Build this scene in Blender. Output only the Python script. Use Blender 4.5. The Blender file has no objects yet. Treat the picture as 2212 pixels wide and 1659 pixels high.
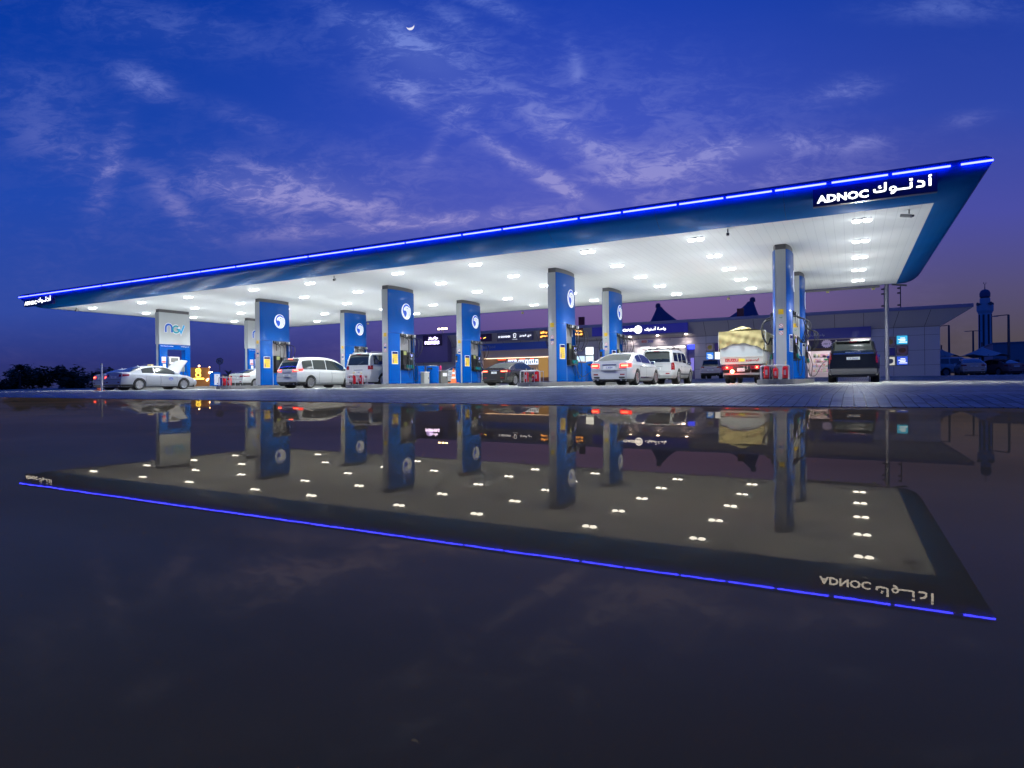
import bpy, bmesh, math, random
from mathutils import Vector, Matrix
random.seed(7)
PI = math.pi
S = bpy.context.scene
COL = S.collection
# ---------------------------------------------------------------- camera, world, exposure
# world axes: X runs along the canopy's long side (to the right), Y runs away from the camera, ground z = 0
F_PX, PIT, ROL, YAW = 1379.57, -0.00249, 0.01219, -0.48898
CAM = Vector((-2.216, -22.70, 0.185))
E1 = Vector((math.cos(YAW), math.sin(YAW), 0)); E2 = Vector((-math.sin(YAW), math.cos(YAW), 0))
def c2w(v): return Vector((v.dot(E1), v.dot(E2), v.z))
c_, s_ = math.cos(ROL), math.sin(ROL); cp, sp = math.cos(PIT), math.sin(PIT)
Rv = c2w(Vector((c_, s_ * sp, -s_ * cp))); Uv = c2w(Vector((s_, -c_ * sp, c_ * cp))); Fv = c2w(Vector((0, cp, sp)))
cam = bpy.data.cameras.new('camera'); camo = bpy.data.objects.new('camera', cam); COL.objects.link(camo)
cam.sensor_width = 36; cam.lens = 36 * F_PX / 2212; cam.clip_end = 5000; cam.clip_start = 0.02
M = Matrix((Rv, Uv, -Fv)).transposed().to_4x4(); M.translation = CAM
camo.matrix_world = M
S.camera = camo
S.view_settings.view_transform = 'Standard'; S.view_settings.look = 'None'
S.view_settings.exposure = 0.0; S.view_settings.gamma = 1.0
S.cycles.max_bounces = 8
S.cycles.sample_clamp_indirect = 4.0

W = bpy.data.worlds.new('World'); S.world = W; W.use_nodes = True
nt = W.node_tree
def srgb(r, g, b):
    f = lambda c: (c / 255 / 12.92) if c / 255 <= .04045 else ((c / 255 + .055) / 1.055) ** 2.4
    return (f(r), f(g), f(b), 1)
def build_sky():
    N, L = nt.nodes, nt.links
    bg = N['Background']
    tc = N.new('ShaderNodeTexCoord')
    def math_(op, a, b=None, c=None):
        n = N.new('ShaderNodeMath'); n.operation = op
        for i, v in enumerate((a, b, c)):
            if v is None: continue
            if isinstance(v, (int, float)): n.inputs[i].default_value = v
            else: L.new(v, n.inputs[i])
        return n.outputs[0]
    def dot(vec):
        n = N.new('ShaderNodeVectorMath'); n.operation = 'DOT_PRODUCT'
        L.new(tc.outputs['Generated'], n.inputs[0]); n.inputs[1].default_value = vec
        return n.outputs['Value']
    right = c2w(Vector((1, 0, 0))); fwd = c2w(Vector((0, 1, 0)))
    dx, df, dz = dot(right), dot(fwd), dot((0, 0, 1))
    dfs = math_('MAXIMUM', df, 0.05)
    u = math_('DIVIDE', dx, dfs); v = math_('DIVIDE', dz, dfs)
    def ramp(fac, stops):
        r = N.new('ShaderNodeValToRGB'); L.new(fac, r.inputs[0]); e = r.color_ramp.elements
        while len(e) < len(stops): e.new(0.5)
        for k, (p, c) in enumerate(stops): e[k].position = p; e[k].color = c
        return r.outputs[0]
    vv = math_('DIVIDE', v, 1.0)
    left = ramp(vv, [(0, srgb(45, 50, 98)), (.04, srgb(45, 52, 118)), (.12, srgb(50, 74, 160)), (.3, srgb(32, 72, 172)), (.6, srgb(4, 56, 160))])
    mid = ramp(vv, [(0, srgb(58, 46, 98)), (.05, srgb(78, 62, 120)), (.12, srgb(98, 86, 156)), (.22, srgb(86, 92, 184)), (.4, srgb(54, 78, 188)), (.62, srgb(22, 62, 172))])
    rgt = ramp(vv, [(0, srgb(72, 66, 74)), (.06, srgb(82, 74, 84)), (.14, srgb(84, 78, 118)), (.26, srgb(74, 78, 162)), (.42, srgb(48, 72, 168)), (.62, srgb(24, 60, 160))])
    def mix(f, a, b):
        m = N.new('ShaderNodeMix'); m.data_type = 'RGBA'; L.new(f, m.inputs[0])
        for s_, v_ in ((6, a), (7, b)):
            if isinstance(v_, tuple): m.inputs[s_].default_value = v_
            else: L.new(v_, m.inputs[s_])
        return m.outputs[2]
    def mr(val, a, b):
        m = N.new('ShaderNodeMapRange'); m.interpolation_type = 'SMOOTHSTEP'; L.new(val, m.inputs[0])
        m.inputs[1].default_value = a; m.inputs[2].default_value = b; return m.outputs[0]
    base = mix(mr(u, -.6, .12), left, mid)
    base = mix(mr(u, .1, .75), base, rgt)
    # warm afterglow low over the shop
    glow = math_('MULTIPLY', mr(math_('ABSOLUTE', math_('SUBTRACT', u, .22)), .5, 0.0), mr(math_('ABSOLUTE', math_('SUBTRACT', v, .12)), .12, 0))
    base = mix(math_('MULTIPLY', glow, .55), base, srgb(132, 102, 142))
    # cloud texture
    comb = N.new('ShaderNodeCombineXYZ'); L.new(u, comb.inputs[0]); L.new(v, comb.inputs[1])
    def noise(scale, detail, rough, sx=1, sy=1, rot=0, dist=0.6):
        mp = N.new('ShaderNodeMapping'); mp.inputs['Scale'].default_value = (sx, sy, 1); mp.inputs['Rotation'].default_value = (0, 0, rot)
        L.new(comb.outputs[0], mp.inputs[0])
        n = N.new('ShaderNodeTexNoise'); n.inputs['Scale'].default_value = scale; n.inputs['Detail'].default_value = detail
        n.inputs['Roughness'].default_value = rough; n.inputs['Distortion'].default_value = dist
        L.new(mp.outputs[0], n.inputs['Vector']); return n.outputs[0]
    n1 = noise(9, 8, .62, 1, 2.2, .25); n2 = noise(24, 6, .7, 1, 2.6, .15, 1.2); n3 = noise(2.6, 4, .5)
    wisps = mr(math_('ADD', math_('MULTIPLY', n1, .6), math_('MULTIPLY', n2, .4)), .43, .63)
    blobs = [  # (x, y, angle, half length, half width, strength) in pixels of the 2212 wide photo
        (900, 105, -28, 150, 50, .75), (1000, 50, -30, 70, 28, .35), (880, 196, -20, 60, 32, .6), (1005, 240, 30, 42, 22, .5),
        (945, 315, 60, 45, 14, .35), (320, 165, -25, 70, 28, .5), (245, 345, 70, 95, 24, .4), (380, 430, -50, 90, 22, .25),
        (620, 380, -12, 150, 26, .55), (660, 425, -8, 190, 22, .85), (545, 420, -30, 110, 30, .4), (540, 250, -20, 80, 22, .2),
        (880, 480, 4, 260, 15, .75), (1180, 380, -32, 140, 16, 1.1), (1230, 290, -40, 130, 40, .45), (1320, 330, -18, 120, 26, .4), (1380, 383, 3, 90, 17, .9),
        (1600, 328, 4, 160, 22, .95), (1500, 355, 8, 120, 18, .5), (1830, 205, 10, 75, 24, .45), (1850, 318, 5, 75, 18, .4),
        (1060, 8, -25, 90, 18, .5), (1255, 160, -80, 70, 16, .3), (380, 50, -10, 260, 50, .2), (100, 190, -10, 130, 70, .14), (1400, 250, -12, 360, 130, .22), (720, 400, 5, 320, 90, .2), (900, 120, -25, 260, 90, .15), (2050, 30, 0, 150, 26, .25), (2100, 270, 10, 60, 16, .2),
        (1500, 420, 8, 380, 40, .3), (150, 310, -20, 120, 50, .2)]
    tot = None
    for (bx, by, an, hl, hw, st) in blobs:
        st *= 1.3
        x0 = (bx - 1106) / 1380; y0 = (826 - by) / 1380; a = math.radians(an); hl /= 1380; hw /= 1380
        du = math_('SUBTRACT', u, x0); dv = math_('SUBTRACT', v, y0)
        al = math_('ADD', math_('MULTIPLY', du, math.cos(a) / hl), math_('MULTIPLY', dv, math.sin(a) / hl))
        ac = math_('ADD', math_('MULTIPLY', du, -math.sin(a) / hw), math_('MULTIPLY', dv, math.cos(a) / hw))
        r2 = math_('ADD', math_('MULTIPLY', al, al), math_('MULTIPLY', ac, ac))
        g = math_('MULTIPLY', math_('POWER', 2.718, math_('MULTIPLY', r2, -1.0)), st)
        tot = g if tot is None else math_('ADD', tot, g)
    w2 = math_('ADD', math_('MULTIPLY', wisps, .75), .2)
    cl = math_('MULTIPLY', tot, w2)
    gen = math_('MULTIPLY', math_('MULTIPLY', wisps, mr(n3, .45, .75)), .05)
    cl = math_('MINIMUM', math_('ADD', cl, gen), .75)
    ccol = mix(mr(v, .1, .6), srgb(176, 160, 208), srgb(120, 142, 222))
    final = mix(cl, base, ccol)
    # below the horizon
    final = mix(mr(dz, -.02, 0.0), srgb(40, 38, 48), final)
    L.new(final, bg.inputs[0]); bg.inputs[1].default_value = 1.0
build_sky()

# ---------------------------------------------------------------- materials
def nodes(m): return m.node_tree.nodes, m.node_tree.links
MATS = {}
def mat(name, col, rough=.5, metal=0.0, coat=0.0, bump=0.0, bscale=30, var=0.0, vscale=3, spec=.5, emis=None, es=0, trans=0, alpha=1):
    if name in MATS: return MATS[name]
    m = bpy.data.materials.new(name); m.use_nodes = True; N, L = nodes(m)
    b = N['Principled BSDF']
    if len(col) == 3: col = (*col, 1)
    b.inputs['Base Color'].default_value = col; b.inputs['Roughness'].default_value = rough; b.inputs['Metallic'].default_value = metal
    b.inputs['Coat Weight'].default_value = coat; b.inputs['Coat Roughness'].default_value = .05; b.inputs['Specular IOR Level'].default_value = spec
    b.inputs['Transmission Weight'].default_value = trans; b.inputs['Alpha'].default_value = alpha
    if emis: b.inputs['Emission Color'].default_value = (*emis, 1); b.inputs['Emission Strength'].default_value = es
    if var or bump:
        tc = N.new('ShaderNodeTexCoord'); n = N.new('ShaderNodeTexNoise'); n.inputs['Scale'].default_value = vscale; n.inputs['Detail'].default_value = 6
        L.new(tc.outputs['Object'], n.inputs['Vector'])
        if var:
            r = N.new('ShaderNodeMix'); r.data_type = 'RGBA'; L.new(n.outputs[0], r.inputs[0])
            r.inputs[6].default_value = tuple(c * (1 - var) for c in col[:3]) + (1,); r.inputs[7].default_value = tuple(min(1, c * (1 + var)) for c in col[:3]) + (1,)
            L.new(r.outputs[2], b.inputs['Base Color'])
        if bump:
            n2 = N.new('ShaderNodeTexNoise'); n2.inputs['Scale'].default_value = bscale; n2.inputs['Detail'].default_value = 5; L.new(tc.outputs['Object'], n2.inputs['Vector'])
            bp = N.new('ShaderNodeBump'); bp.inputs['Strength'].default_value = bump; bp.inputs['Distance'].default_value = .02
            L.new(n2.outputs[0], bp.inputs['Height']); L.new(bp.outputs[0], b.inputs['Normal'])
    MATS[name] = m; return m
def emit(name, col, st): return mat(name, (0, 0, 0), emis=col[:3], es=st)

BLUE = mat('brand_blue_paint', (.0, .066, .32), .35, coat=.4, spec=.05, var=.08, vscale=.8)
FASC = mat('fascia_blue_panel', (.0, .105, .38), .4, spec=.04, var=.25, vscale=.35)
SILV = mat('silver_panel', (.42, .44, .44), .42, metal=.4, var=.08, vscale=1.5)
STEEL = mat('brushed_steel', (.5, .5, .5), .35, metal=.9)
DKCAP = mat('dark_cap', (.09, .085, .09), .5)
BLACK = mat('black_rubber', (.012, .012, .013), .55, bump=.2)
BLKP = mat('black_plastic', (.02, .02, .022), .35)
GREYP = mat('grey_panel', (.22, .22, .22), .45, var=.15)
WHITEP = mat('white_sheet', (.75, .76, .78), .4)
YEL = mat('yellow_notice', (.75, .48, .02), .5, var=.05)
NAVY = mat('navy_panel', (.004, .006, .10), .25, coat=.3)
SIGNB = mat('sign_board_navy', (.002, .003, .06), .3, coat=.3)
TEALP = mat('green_nozzle', (.0, .2, .12), .4)
AQUA = mat('aqua_nozzle', (.0, .2, .32), .4)
RED = mat('extinguisher_red', (.5, .008, .012), .25, coat=.5)
ORNG = mat('cone_orange', (.85, .17, .05), .55)
KERB = mat('kerb_concrete', (.13, .13, .13), .6, bump=.4, bscale=18, var=.35, vscale=2.5)
GLASS = mat('dark_car_glass', (.012, .018, .018), .04, coat=1.0, spec=.8)
TYRE = mat('tyre_rubber', (.012, .012, .012), .8, bump=.3, bscale=60)
RIM = mat('alloy_rim', (.55, .55, .56), .3, metal=.85)
CHROME = mat('chrome_trim', (.75, .75, .75), .1, metal=1)
PLATE = mat('plate_white', (.6, .62, .6), .5)
LAMPR = mat('lamp_red_unlit', (.22, .005, .008), .15, coat=1)
LAMPON = emit('tail_lamp_lit', (1, .02, .012), 4)
LAMPHOT = emit('tail_lamp_core', (1, .13, .07), 9)
UNDER = mat('underbody', (.015, .015, .016), .9)
LEDBLU = emit('led_tube_blue', (.024, .028, 1.0), 32)
SIGNW = emit('sign_letters_white', (1, 1, 1), 3.2)
POLE = mat('galvanised_pole', (.22, .22, .27), .45, metal=.3)
WOODF = mat('crate_wood', (.3, .17, .08), .7)
# ceiling: white metal planks running front to back
def plank_mat():
    m = bpy.data.materials.new('ceiling_planks'); m.use_nodes = True; N, L = nodes(m); b = N['Principled BSDF']
    g = N.new('ShaderNodeNewGeometry'); sx = N.new('ShaderNodeSeparateXYZ'); L.new(g.outputs['Position'], sx.inputs[0])
    f = N.new('ShaderNodeMath'); f.operation = 'PINGPONG'; f.inputs[1].default_value = .15; L.new(sx.outputs[0], f.inputs[0])
    r = N.new('ShaderNodeMapRange'); r.inputs[1].default_value = 0; r.inputs[2].default_value = .008; L.new(f.outputs[0], r.inputs[0])
    n = N.new('ShaderNodeTexNoise'); n.inputs['Scale'].default_value = .45; n.inputs['Detail'].default_value = 3
    mx = N.new('ShaderNodeMix'); mx.data_type = 'RGBA'; L.new(n.outputs[0], mx.inputs[0]); mx.inputs[6].default_value = (.86, .88, .86, 1); mx.inputs[7].default_value = (.93, .95, .94, 1)
    m2 = N.new('ShaderNodeMix'); m2.data_type = 'RGBA'; L.new(r.outputs[0], m2.inputs[0]); m2.inputs[6].default_value = (.68, .70, .70, 1); L.new(mx.outputs[2], m2.inputs[7])
    L.new(m2.outputs[2], b.inputs['Base Color']); b.inputs['Roughness'].default_value = .9; b.inputs['Specular IOR Level'].default_value = .05
    return m
CEIL = plank_mat()
def paver_mat():
    m = bpy.data.materials.new('concrete_pavers'); m.use_nodes = True; N, L = nodes(m); b = N['Principled BSDF']
    g = N.new('ShaderNodeNewGeometry'); sx = N.new('ShaderNodeSeparateXYZ'); L.new(g.outputs['Position'], sx.inputs[0])
    cb = N.new('ShaderNodeCombineXYZ'); L.new(sx.outputs[1], cb.inputs[0]); L.new(sx.outputs[0], cb.inputs[1])
    br = N.new('ShaderNodeTexBrick'); L.new(cb.outputs[0], br.inputs[0])
    br.inputs['Scale'].default_value = 1; br.inputs['Brick Width'].default_value = .20; br.inputs['Row Height'].default_value = .10
    br.inputs['Mortar Size'].default_value = .006; br.inputs['Mortar Smooth'].default_value = .3; br.inputs['Bias'].default_value = 0
    br.inputs['Color1'].default_value = (.24, .24, .22, 1); br.inputs['Color2'].default_value = (.42, .42, .385, 1); br.inputs['Mortar'].default_value = (.02, .02, .025, 1)
    n = N.new('ShaderNodeTexNoise'); n.inputs['Scale'].default_value = .6; n.inputs['Detail'].default_value = 8; L.new(g.outputs['Position'], n.inputs['Vector'])
    mx = N.new('ShaderNodeMix'); mx.data_type = 'RGBA'; mx.blend_type = 'MULTIPLY'; mx.inputs[0].default_value = .7
    rp = N.new('ShaderNodeValToRGB'); L.new(n.outputs[0], rp.inputs[0]); rp.color_ramp.elements[0].position = .3; rp.color_ramp.elements[0].color = (.38, .38, .38, 1); rp.color_ramp.elements[1].position = .65; rp.color_ramp.elements[1].color = (1, 1, 1, 1)
    L.new(br.outputs[0], mx.inputs[6]); L.new(rp.outputs[0], mx.inputs[7]); L.new(mx.outputs[2], b.inputs['Base Color'])
    b.inputs['Roughness'].default_value = .5; b.inputs['Specular IOR Level'].default_value = .04
    n2 = N.new('ShaderNodeTexNoise'); n2.inputs['Scale'].default_value = 7; n2.inputs['Detail'].default_value = 5; L.new(g.outputs['Position'], n2.inputs['Vector'])
    ad = N.new('ShaderNodeMath'); ad.operation = 'MULTIPLY_ADD'; L.new(br.outputs['Fac'], ad.inputs[0]); ad.inputs[1].default_value = -1; L.new(n2.outputs[0], ad.inputs[2])
    bp = N.new('ShaderNodeBump'); bp.inputs['Strength'].default_value = .5; bp.inputs['Distance'].default_value = .012; L.new(ad.outputs[0], bp.inputs['Height']); L.new(bp.outputs[0], b.inputs['Normal'])
    return m
PAVER = paver_mat()
def water_mat():
    m = bpy.data.materials.new('still_dark_water'); m.use_nodes = True; N, L = nodes(m)
    out = N['Material Output']; N.remove(N['Principled BSDF'])
    gl = N.new('ShaderNodeBsdfGlossy'); gl.inputs['Roughness'].default_value = 0
    bn = N.new('ShaderNodeTexNoise'); bn.inputs['Scale'].default_value = 9; bn.inputs['Detail'].default_value = 4; bg_ = N.new('ShaderNodeNewGeometry'); L.new(bg_.outputs['Position'], bn.inputs['Vector'])
    bb = N.new('ShaderNodeBump'); bb.inputs['Strength'].default_value = .015; bb.inputs['Distance'].default_value = .002; L.new(bn.outputs[0], bb.inputs['Height']); L.new(bb.outputs[0], gl.inputs['Normal'])
    fn = N.new('ShaderNodeFresnel'); fn.inputs['IOR'].default_value = 1.36
    gg = N.new('ShaderNodeNewGeometry'); mp = N.new('ShaderNodeMapping'); mp.inputs['Rotation'].default_value = (0, 0, .25); mp.inputs['Scale'].default_value = (.10, .42, 1); L.new(gg.outputs['Position'], mp.inputs[0])
    sn = N.new('ShaderNodeTexNoise'); sn.inputs['Scale'].default_value = 1.3; sn.inputs['Detail'].default_value = 5; sn.inputs['Distortion'].default_value = .5; L.new(mp.outputs[0], sn.inputs['Vector'])
    rm = N.new('ShaderNodeMapRange'); rm.inputs[1].default_value = .36; rm.inputs[2].default_value = .6; rm.inputs[3].default_value = .24; rm.inputs[4].default_value = .52; L.new(sn.outputs[0], rm.inputs[0])
    mu = N.new('ShaderNodeMath'); mu.operation = 'MULTIPLY'; L.new(fn.outputs[0], mu.inputs[0]); L.new(rm.outputs[0], mu.inputs[1])
    tn = N.new('ShaderNodeMix'); tn.data_type = 'RGBA'; L.new(mu.outputs[0], tn.inputs[0]); tn.inputs[6].default_value = (0, 0, 0, 1); tn.inputs[7].default_value = (1, .86, .68, 1); L.new(tn.outputs[2], gl.inputs['Color'])
    df = N.new('ShaderNodeBsdfDiffuse'); df.inputs['Color'].default_value = (.075, .055, .045, 1)
    g = N.new('ShaderNodeNewGeometry'); n = N.new('ShaderNodeTexNoise'); n.inputs['Scale'].default_value = .55; n.inputs['Detail'].default_value = 4; L.new(g.outputs['Position'], n.inputs['Vector'])
    r = N.new('ShaderNodeValToRGB'); L.new(n.outputs[0], r.inputs[0]); r.color_ramp.elements[0].color = (.62, .18, .03, 1); r.color_ramp.elements[1].color = (.98, .32, .06, 1)
    r.color_ramp.elements[0].position = .35; r.color_ramp.elements[1].position = .7; L.new(r.outputs[0], df.inputs['Color'])
    a = N.new('ShaderNodeAddShader'); L.new(gl.outputs[0], a.inputs[0]); L.new(df.outputs[0], a.inputs[1]); L.new(a.outputs[0], out.inputs[0])
    return m
WATER = water_mat()
PAINTS = {}
def paint(name, col, rough=.28, metal=0.0): return mat(name, col, rough, metal=metal, coat=.6, var=.03, vscale=1)

# ---------------------------------------------------------------- mesh helpers
class MB:
    def __init__(s): s.v = []; s.f = []
    def add(s, vs, fs):
        o = len(s.v); s.v += [tuple(p) for p in vs]; s.f += [tuple(i + o for i in f) for f in fs]; return s
    def box(s, c, d, rz=0, rx=0, ry=0):
        R = Matrix.Rotation(rz, 3, 'Z') @ Matrix.Rotation(ry, 3, 'Y') @ Matrix.Rotation(rx, 3, 'X')
        vs = [Vector(c) + R @ Vector((sx * d[0] / 2, sy * d[1] / 2, sz * d[2] / 2)) for sz in (-1, 1) for sx, sy in ((-1, -1), (1, -1), (1, 1), (-1, 1))]
        return s.add(vs, [(3, 2, 1, 0), (4, 5, 6, 7), (0, 1, 5, 4), (1, 2, 6, 5), (2, 3, 7, 6), (3, 0, 4, 7)])
    def bar(s, a, b, w, h=None):
        h = h or w; a = Vector(a); b = Vector(b); d = b - a; l = d.length; q = d.to_track_quat('Z', 'Y').to_matrix()
        vs = [a + q @ Vector((x * w / 2, y * h / 2, z * l)) for z in (0, 1) for x, y in ((-1, -1), (1, -1), (1, 1), (-1, 1))]
        return s.add(vs, [(3, 2, 1, 0), (4, 5, 6, 7), (0, 1, 5, 4), (1, 2, 6, 5), (2, 3, 7, 6), (3, 0, 4, 7)])
    def cyl(s, a, b, r, r2=None, n=16):
        r2 = r if r2 is None else r2; a = Vector(a); b = Vector(b); q = (b - a).to_track_quat('Z', 'Y').to_matrix(); l = (b - a).length
        vs = [a + q @ Vector((math.cos(2 * PI * k / n) * r, math.sin(2 * PI * k / n) * r, 0)) for k in range(n)] + [a + q @ Vector((math.cos(2 * PI * k / n) * r2, math.sin(2 * PI * k / n) * r2, l)) for k in range(n)]
        return s.add(vs, [tuple(range(n - 1, -1, -1)), tuple(range(n, 2 * n))] + [(k, (k + 1) % n, n + (k + 1) % n, n + k) for k in range(n)])
    def lathe(s, prof, c=(0, 0, 0), n=20):
        c = Vector(c); o = []
        for r, z in prof: o += [c + Vector((r * math.cos(2 * PI * k / n), r * math.sin(2 * PI * k / n), z)) for k in range(n)]
        m = len(prof); fs = [(j * n + k, j * n + (k + 1) % n, (j + 1) * n + (k + 1) % n, (j + 1) * n + k) for j in range(m - 1) for k in range(n)]
        return s.add(o, fs + [tuple(range(n - 1, -1, -1)), tuple(range((m - 1) * n, m * n))])
    def tube(s, pts, r, n=8):
        pts = [Vector(p) for p in pts]; vs = []; up = Vector((.123, .456, .88))
        for i, p in enumerate(pts):
            t = (pts[min(i + 1, len(pts) - 1)] - pts[max(i - 1, 0)]).normalized(); a = t.cross(up).normalized(); b = t.cross(a)
            vs += [p + (a * math.cos(2 * PI * k / n) + b * math.sin(2 * PI * k / n)) * r for k in range(n)]
        m = len(pts); fs = [(j * n + k, j * n + (k + 1) % n, (j + 1) * n + (k + 1) % n, (j + 1) * n + k) for j in range(m - 1) for k in range(n)]
        return s.add(vs, fs + [tuple(range(n - 1, -1, -1)), tuple(range((m - 1) * n, m * n))])
    def prism(s, poly, f0, f1):
        # poly: 2D outline; f0, f1 map a 2D point to 3D for both caps
        n = len(poly); vs = [f0(*p) for p in poly] + [f1(*p) for p in poly]
        return s.add(vs, [tuple(range(n - 1, -1, -1)), tuple(range(n, 2 * n))] + [(k, (k + 1) % n, n + (k + 1) % n, n + k) for k in range(n)])
    def grid(s, rows, closed=False):
        n = len(rows[0]); vs = [p for r in rows for p in r]
        fs = [(j * n + k, j * n + (k + 1) % n, (j + 1) * n + (k + 1) % n, (j + 1) * n + k) for j in range(len(rows) - 1) for k in range(n if closed else n - 1)]
        return s.add(vs, fs)
    def build(s, name, m, parent=None, smooth=False, bevel=0, loc=None, angle=35):
        me = bpy.data.meshes.new(name); me.from_pydata(s.v, [], s.f)
        bm = bmesh.new(); bm.from_mesh(me); bmesh.ops.recalc_face_normals(bm, faces=bm.faces[:])
        if bevel: bmesh.ops.bevel(bm, geom=[e for e in bm.edges if len(e.link_faces) == 2 and e.calc_face_angle(0) > .5], offset=bevel, segments=2, affect='EDGES', profile=.6)
        bm.to_mesh(me); bm.free(); me.materials.append(m)
        if smooth:
            me.shade_smooth()
            me.set_sharp_from_angle(angle=math.radians(angle))
        o = bpy.data.objects.new(name, me); COL.objects.link(o)
        if parent: o.parent = parent
        if loc: o.location = loc
        return o
def tag(o, label=None, cat=None, group=None, kind=None):
    if label: o['label'] = label
    if cat: o['category'] = cat
    if group: o['group'] = group
    if kind: o['kind'] = kind
    return o
def thing(name, label, cat, loc=(0, 0, 0), rz=0, group=None):
    o = bpy.data.objects.new(name, None); COL.objects.link(o); o.location = loc; o.rotation_euler.z = rz
    o.empty_display_size = .2
    return tag(o, label, cat, group)
def kids(o): return [c for c in bpy.data.objects if c.parent == o]
def copy_tree(o, parent=None, loc=None):
    ch = kids(o); c = o.copy(); COL.objects.link(c)
    if parent: c.parent = parent
    if loc is not None: c.location = loc
    for k in ch: copy_tree(k, c)
    return c
def text_mesh(body, h, m, name, parent=None, origin=(0, 0, 0), right=(1, 0, 0), up=(0, 0, 1), width=None, depth=.01, bold=0.0, align='CENTER'):
    cu = bpy.data.curves.new('t', 'FONT'); cu.body = body; cu.size = 1; cu.extrude = 0; cu.offset = bold; cu.resolution_u = 2
    to = bpy.data.objects.new('t', cu); COL.objects.link(to); bpy.context.view_layer.update()
    me = bpy.data.meshes.new_from_object(to); bpy.data.objects.remove(to); bpy.data.curves.remove(cu)
    xs = [v.co.x for v in me.vertices]; ys = [v.co.y for v in me.vertices]
    x0, x1, y0, y1 = min(xs), max(xs), min(ys), max(ys)
    sc = h / (y1 - y0); sx = (width / (x1 - x0)) if width else sc
    R = Vector(right).normalized(); U = Vector(up).normalized(); Nn = R.cross(U); O = Vector(origin)
    ox = {'CENTER': (x0 + x1) / 2, 'LEFT': x0, 'RIGHT': x1}[align]
    for v in me.vertices:
        v.co = O + R * (v.co.x - ox) * sx + U * (v.co.y - (y0 + y1) / 2) * sc + Nn * depth
    me.materials.append(m); o = bpy.data.objects.new(name, me); COL.objects.link(o)
    if parent: o.parent = parent
    return o
def ribbon(mb, pts, w, fr, depth=0.0):
    # mitred flat stroke in 2D, mapped to 3D by fr(x, y, d)
    P = [Vector(p) for p in pts]; L = []; Rr = []
    for i, p in enumerate(P):
        d0 = (P[i] - P[i - 1]).normalized() if i > 0 else None; d1 = (P[i + 1] - P[i]).normalized() if i < len(P) - 1 else None
        if d0 is None: d0 = d1
        if d1 is None: d1 = d0
        t = (d0 + d1); t = t.normalized() if t.length > 1e-4 else d1
        nrm = Vector((-t.y, t.x)); k = max(.5, nrm.dot(Vector((-d1.y, d1.x)))); L.append(p + nrm * w / 2 / k); Rr.append(p - nrm * w / 2 / k)
    n = len(P); mb.add([fr(q.x, q.y, depth) for q in L] + [fr(q.x, q.y, depth) for q in Rr], [(i, i + 1, n + i + 1, n + i) for i in range(n - 1)])
def arc(cx, cy, r, a0, a1, n=12, ry=None):
    ry = ry or r
    return [(cx + r * math.cos(math.radians(a0 + (a1 - a0) * k / n)), cy + ry * math.sin(math.radians(a0 + (a1 - a0) * k / n))) for k in range(n + 1)]
def smooth_path(pts, n=6):
    P = [Vector(p) for p in pts]; out = []
    for i in range(len(P) - 1):
        p0, p1, p2, p3 = P[max(i - 1, 0)], P[i], P[i + 1], P[min(i + 2, len(P) - 1)]
        for k in range(n):
            t = k / n; out.append(.5 * ((2 * p1) + (-p0 + p2) * t + (2 * p0 - 5 * p1 + 4 * p2 - p3) * t * t + (-p0 + 3 * p1 - 3 * p2 + p3) * t ** 3))
    out.append(P[-1]); return out

# ---------------------------------------------------------------- ground and water
def camxy(x, y): p = CAM + Vector((x * E1.x + y * E1.y, x * E2.x + y * E2.y, 0)); return (p.x, p.y)
sA = camxy(-11.18, 13.94); sB = camxy(4.19, 5.29)
dS = (Vector(sB) - Vector(sA)).normalized()
shore = [Vector(sA) - dS * 6, Vector(sA), Vector(camxy(-3.73, 9.3)), Vector(camxy(0, 6.97)), Vector(camxy(2.53, 5.87)), Vector(sB), Vector(sB) + dS * 8]
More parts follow.
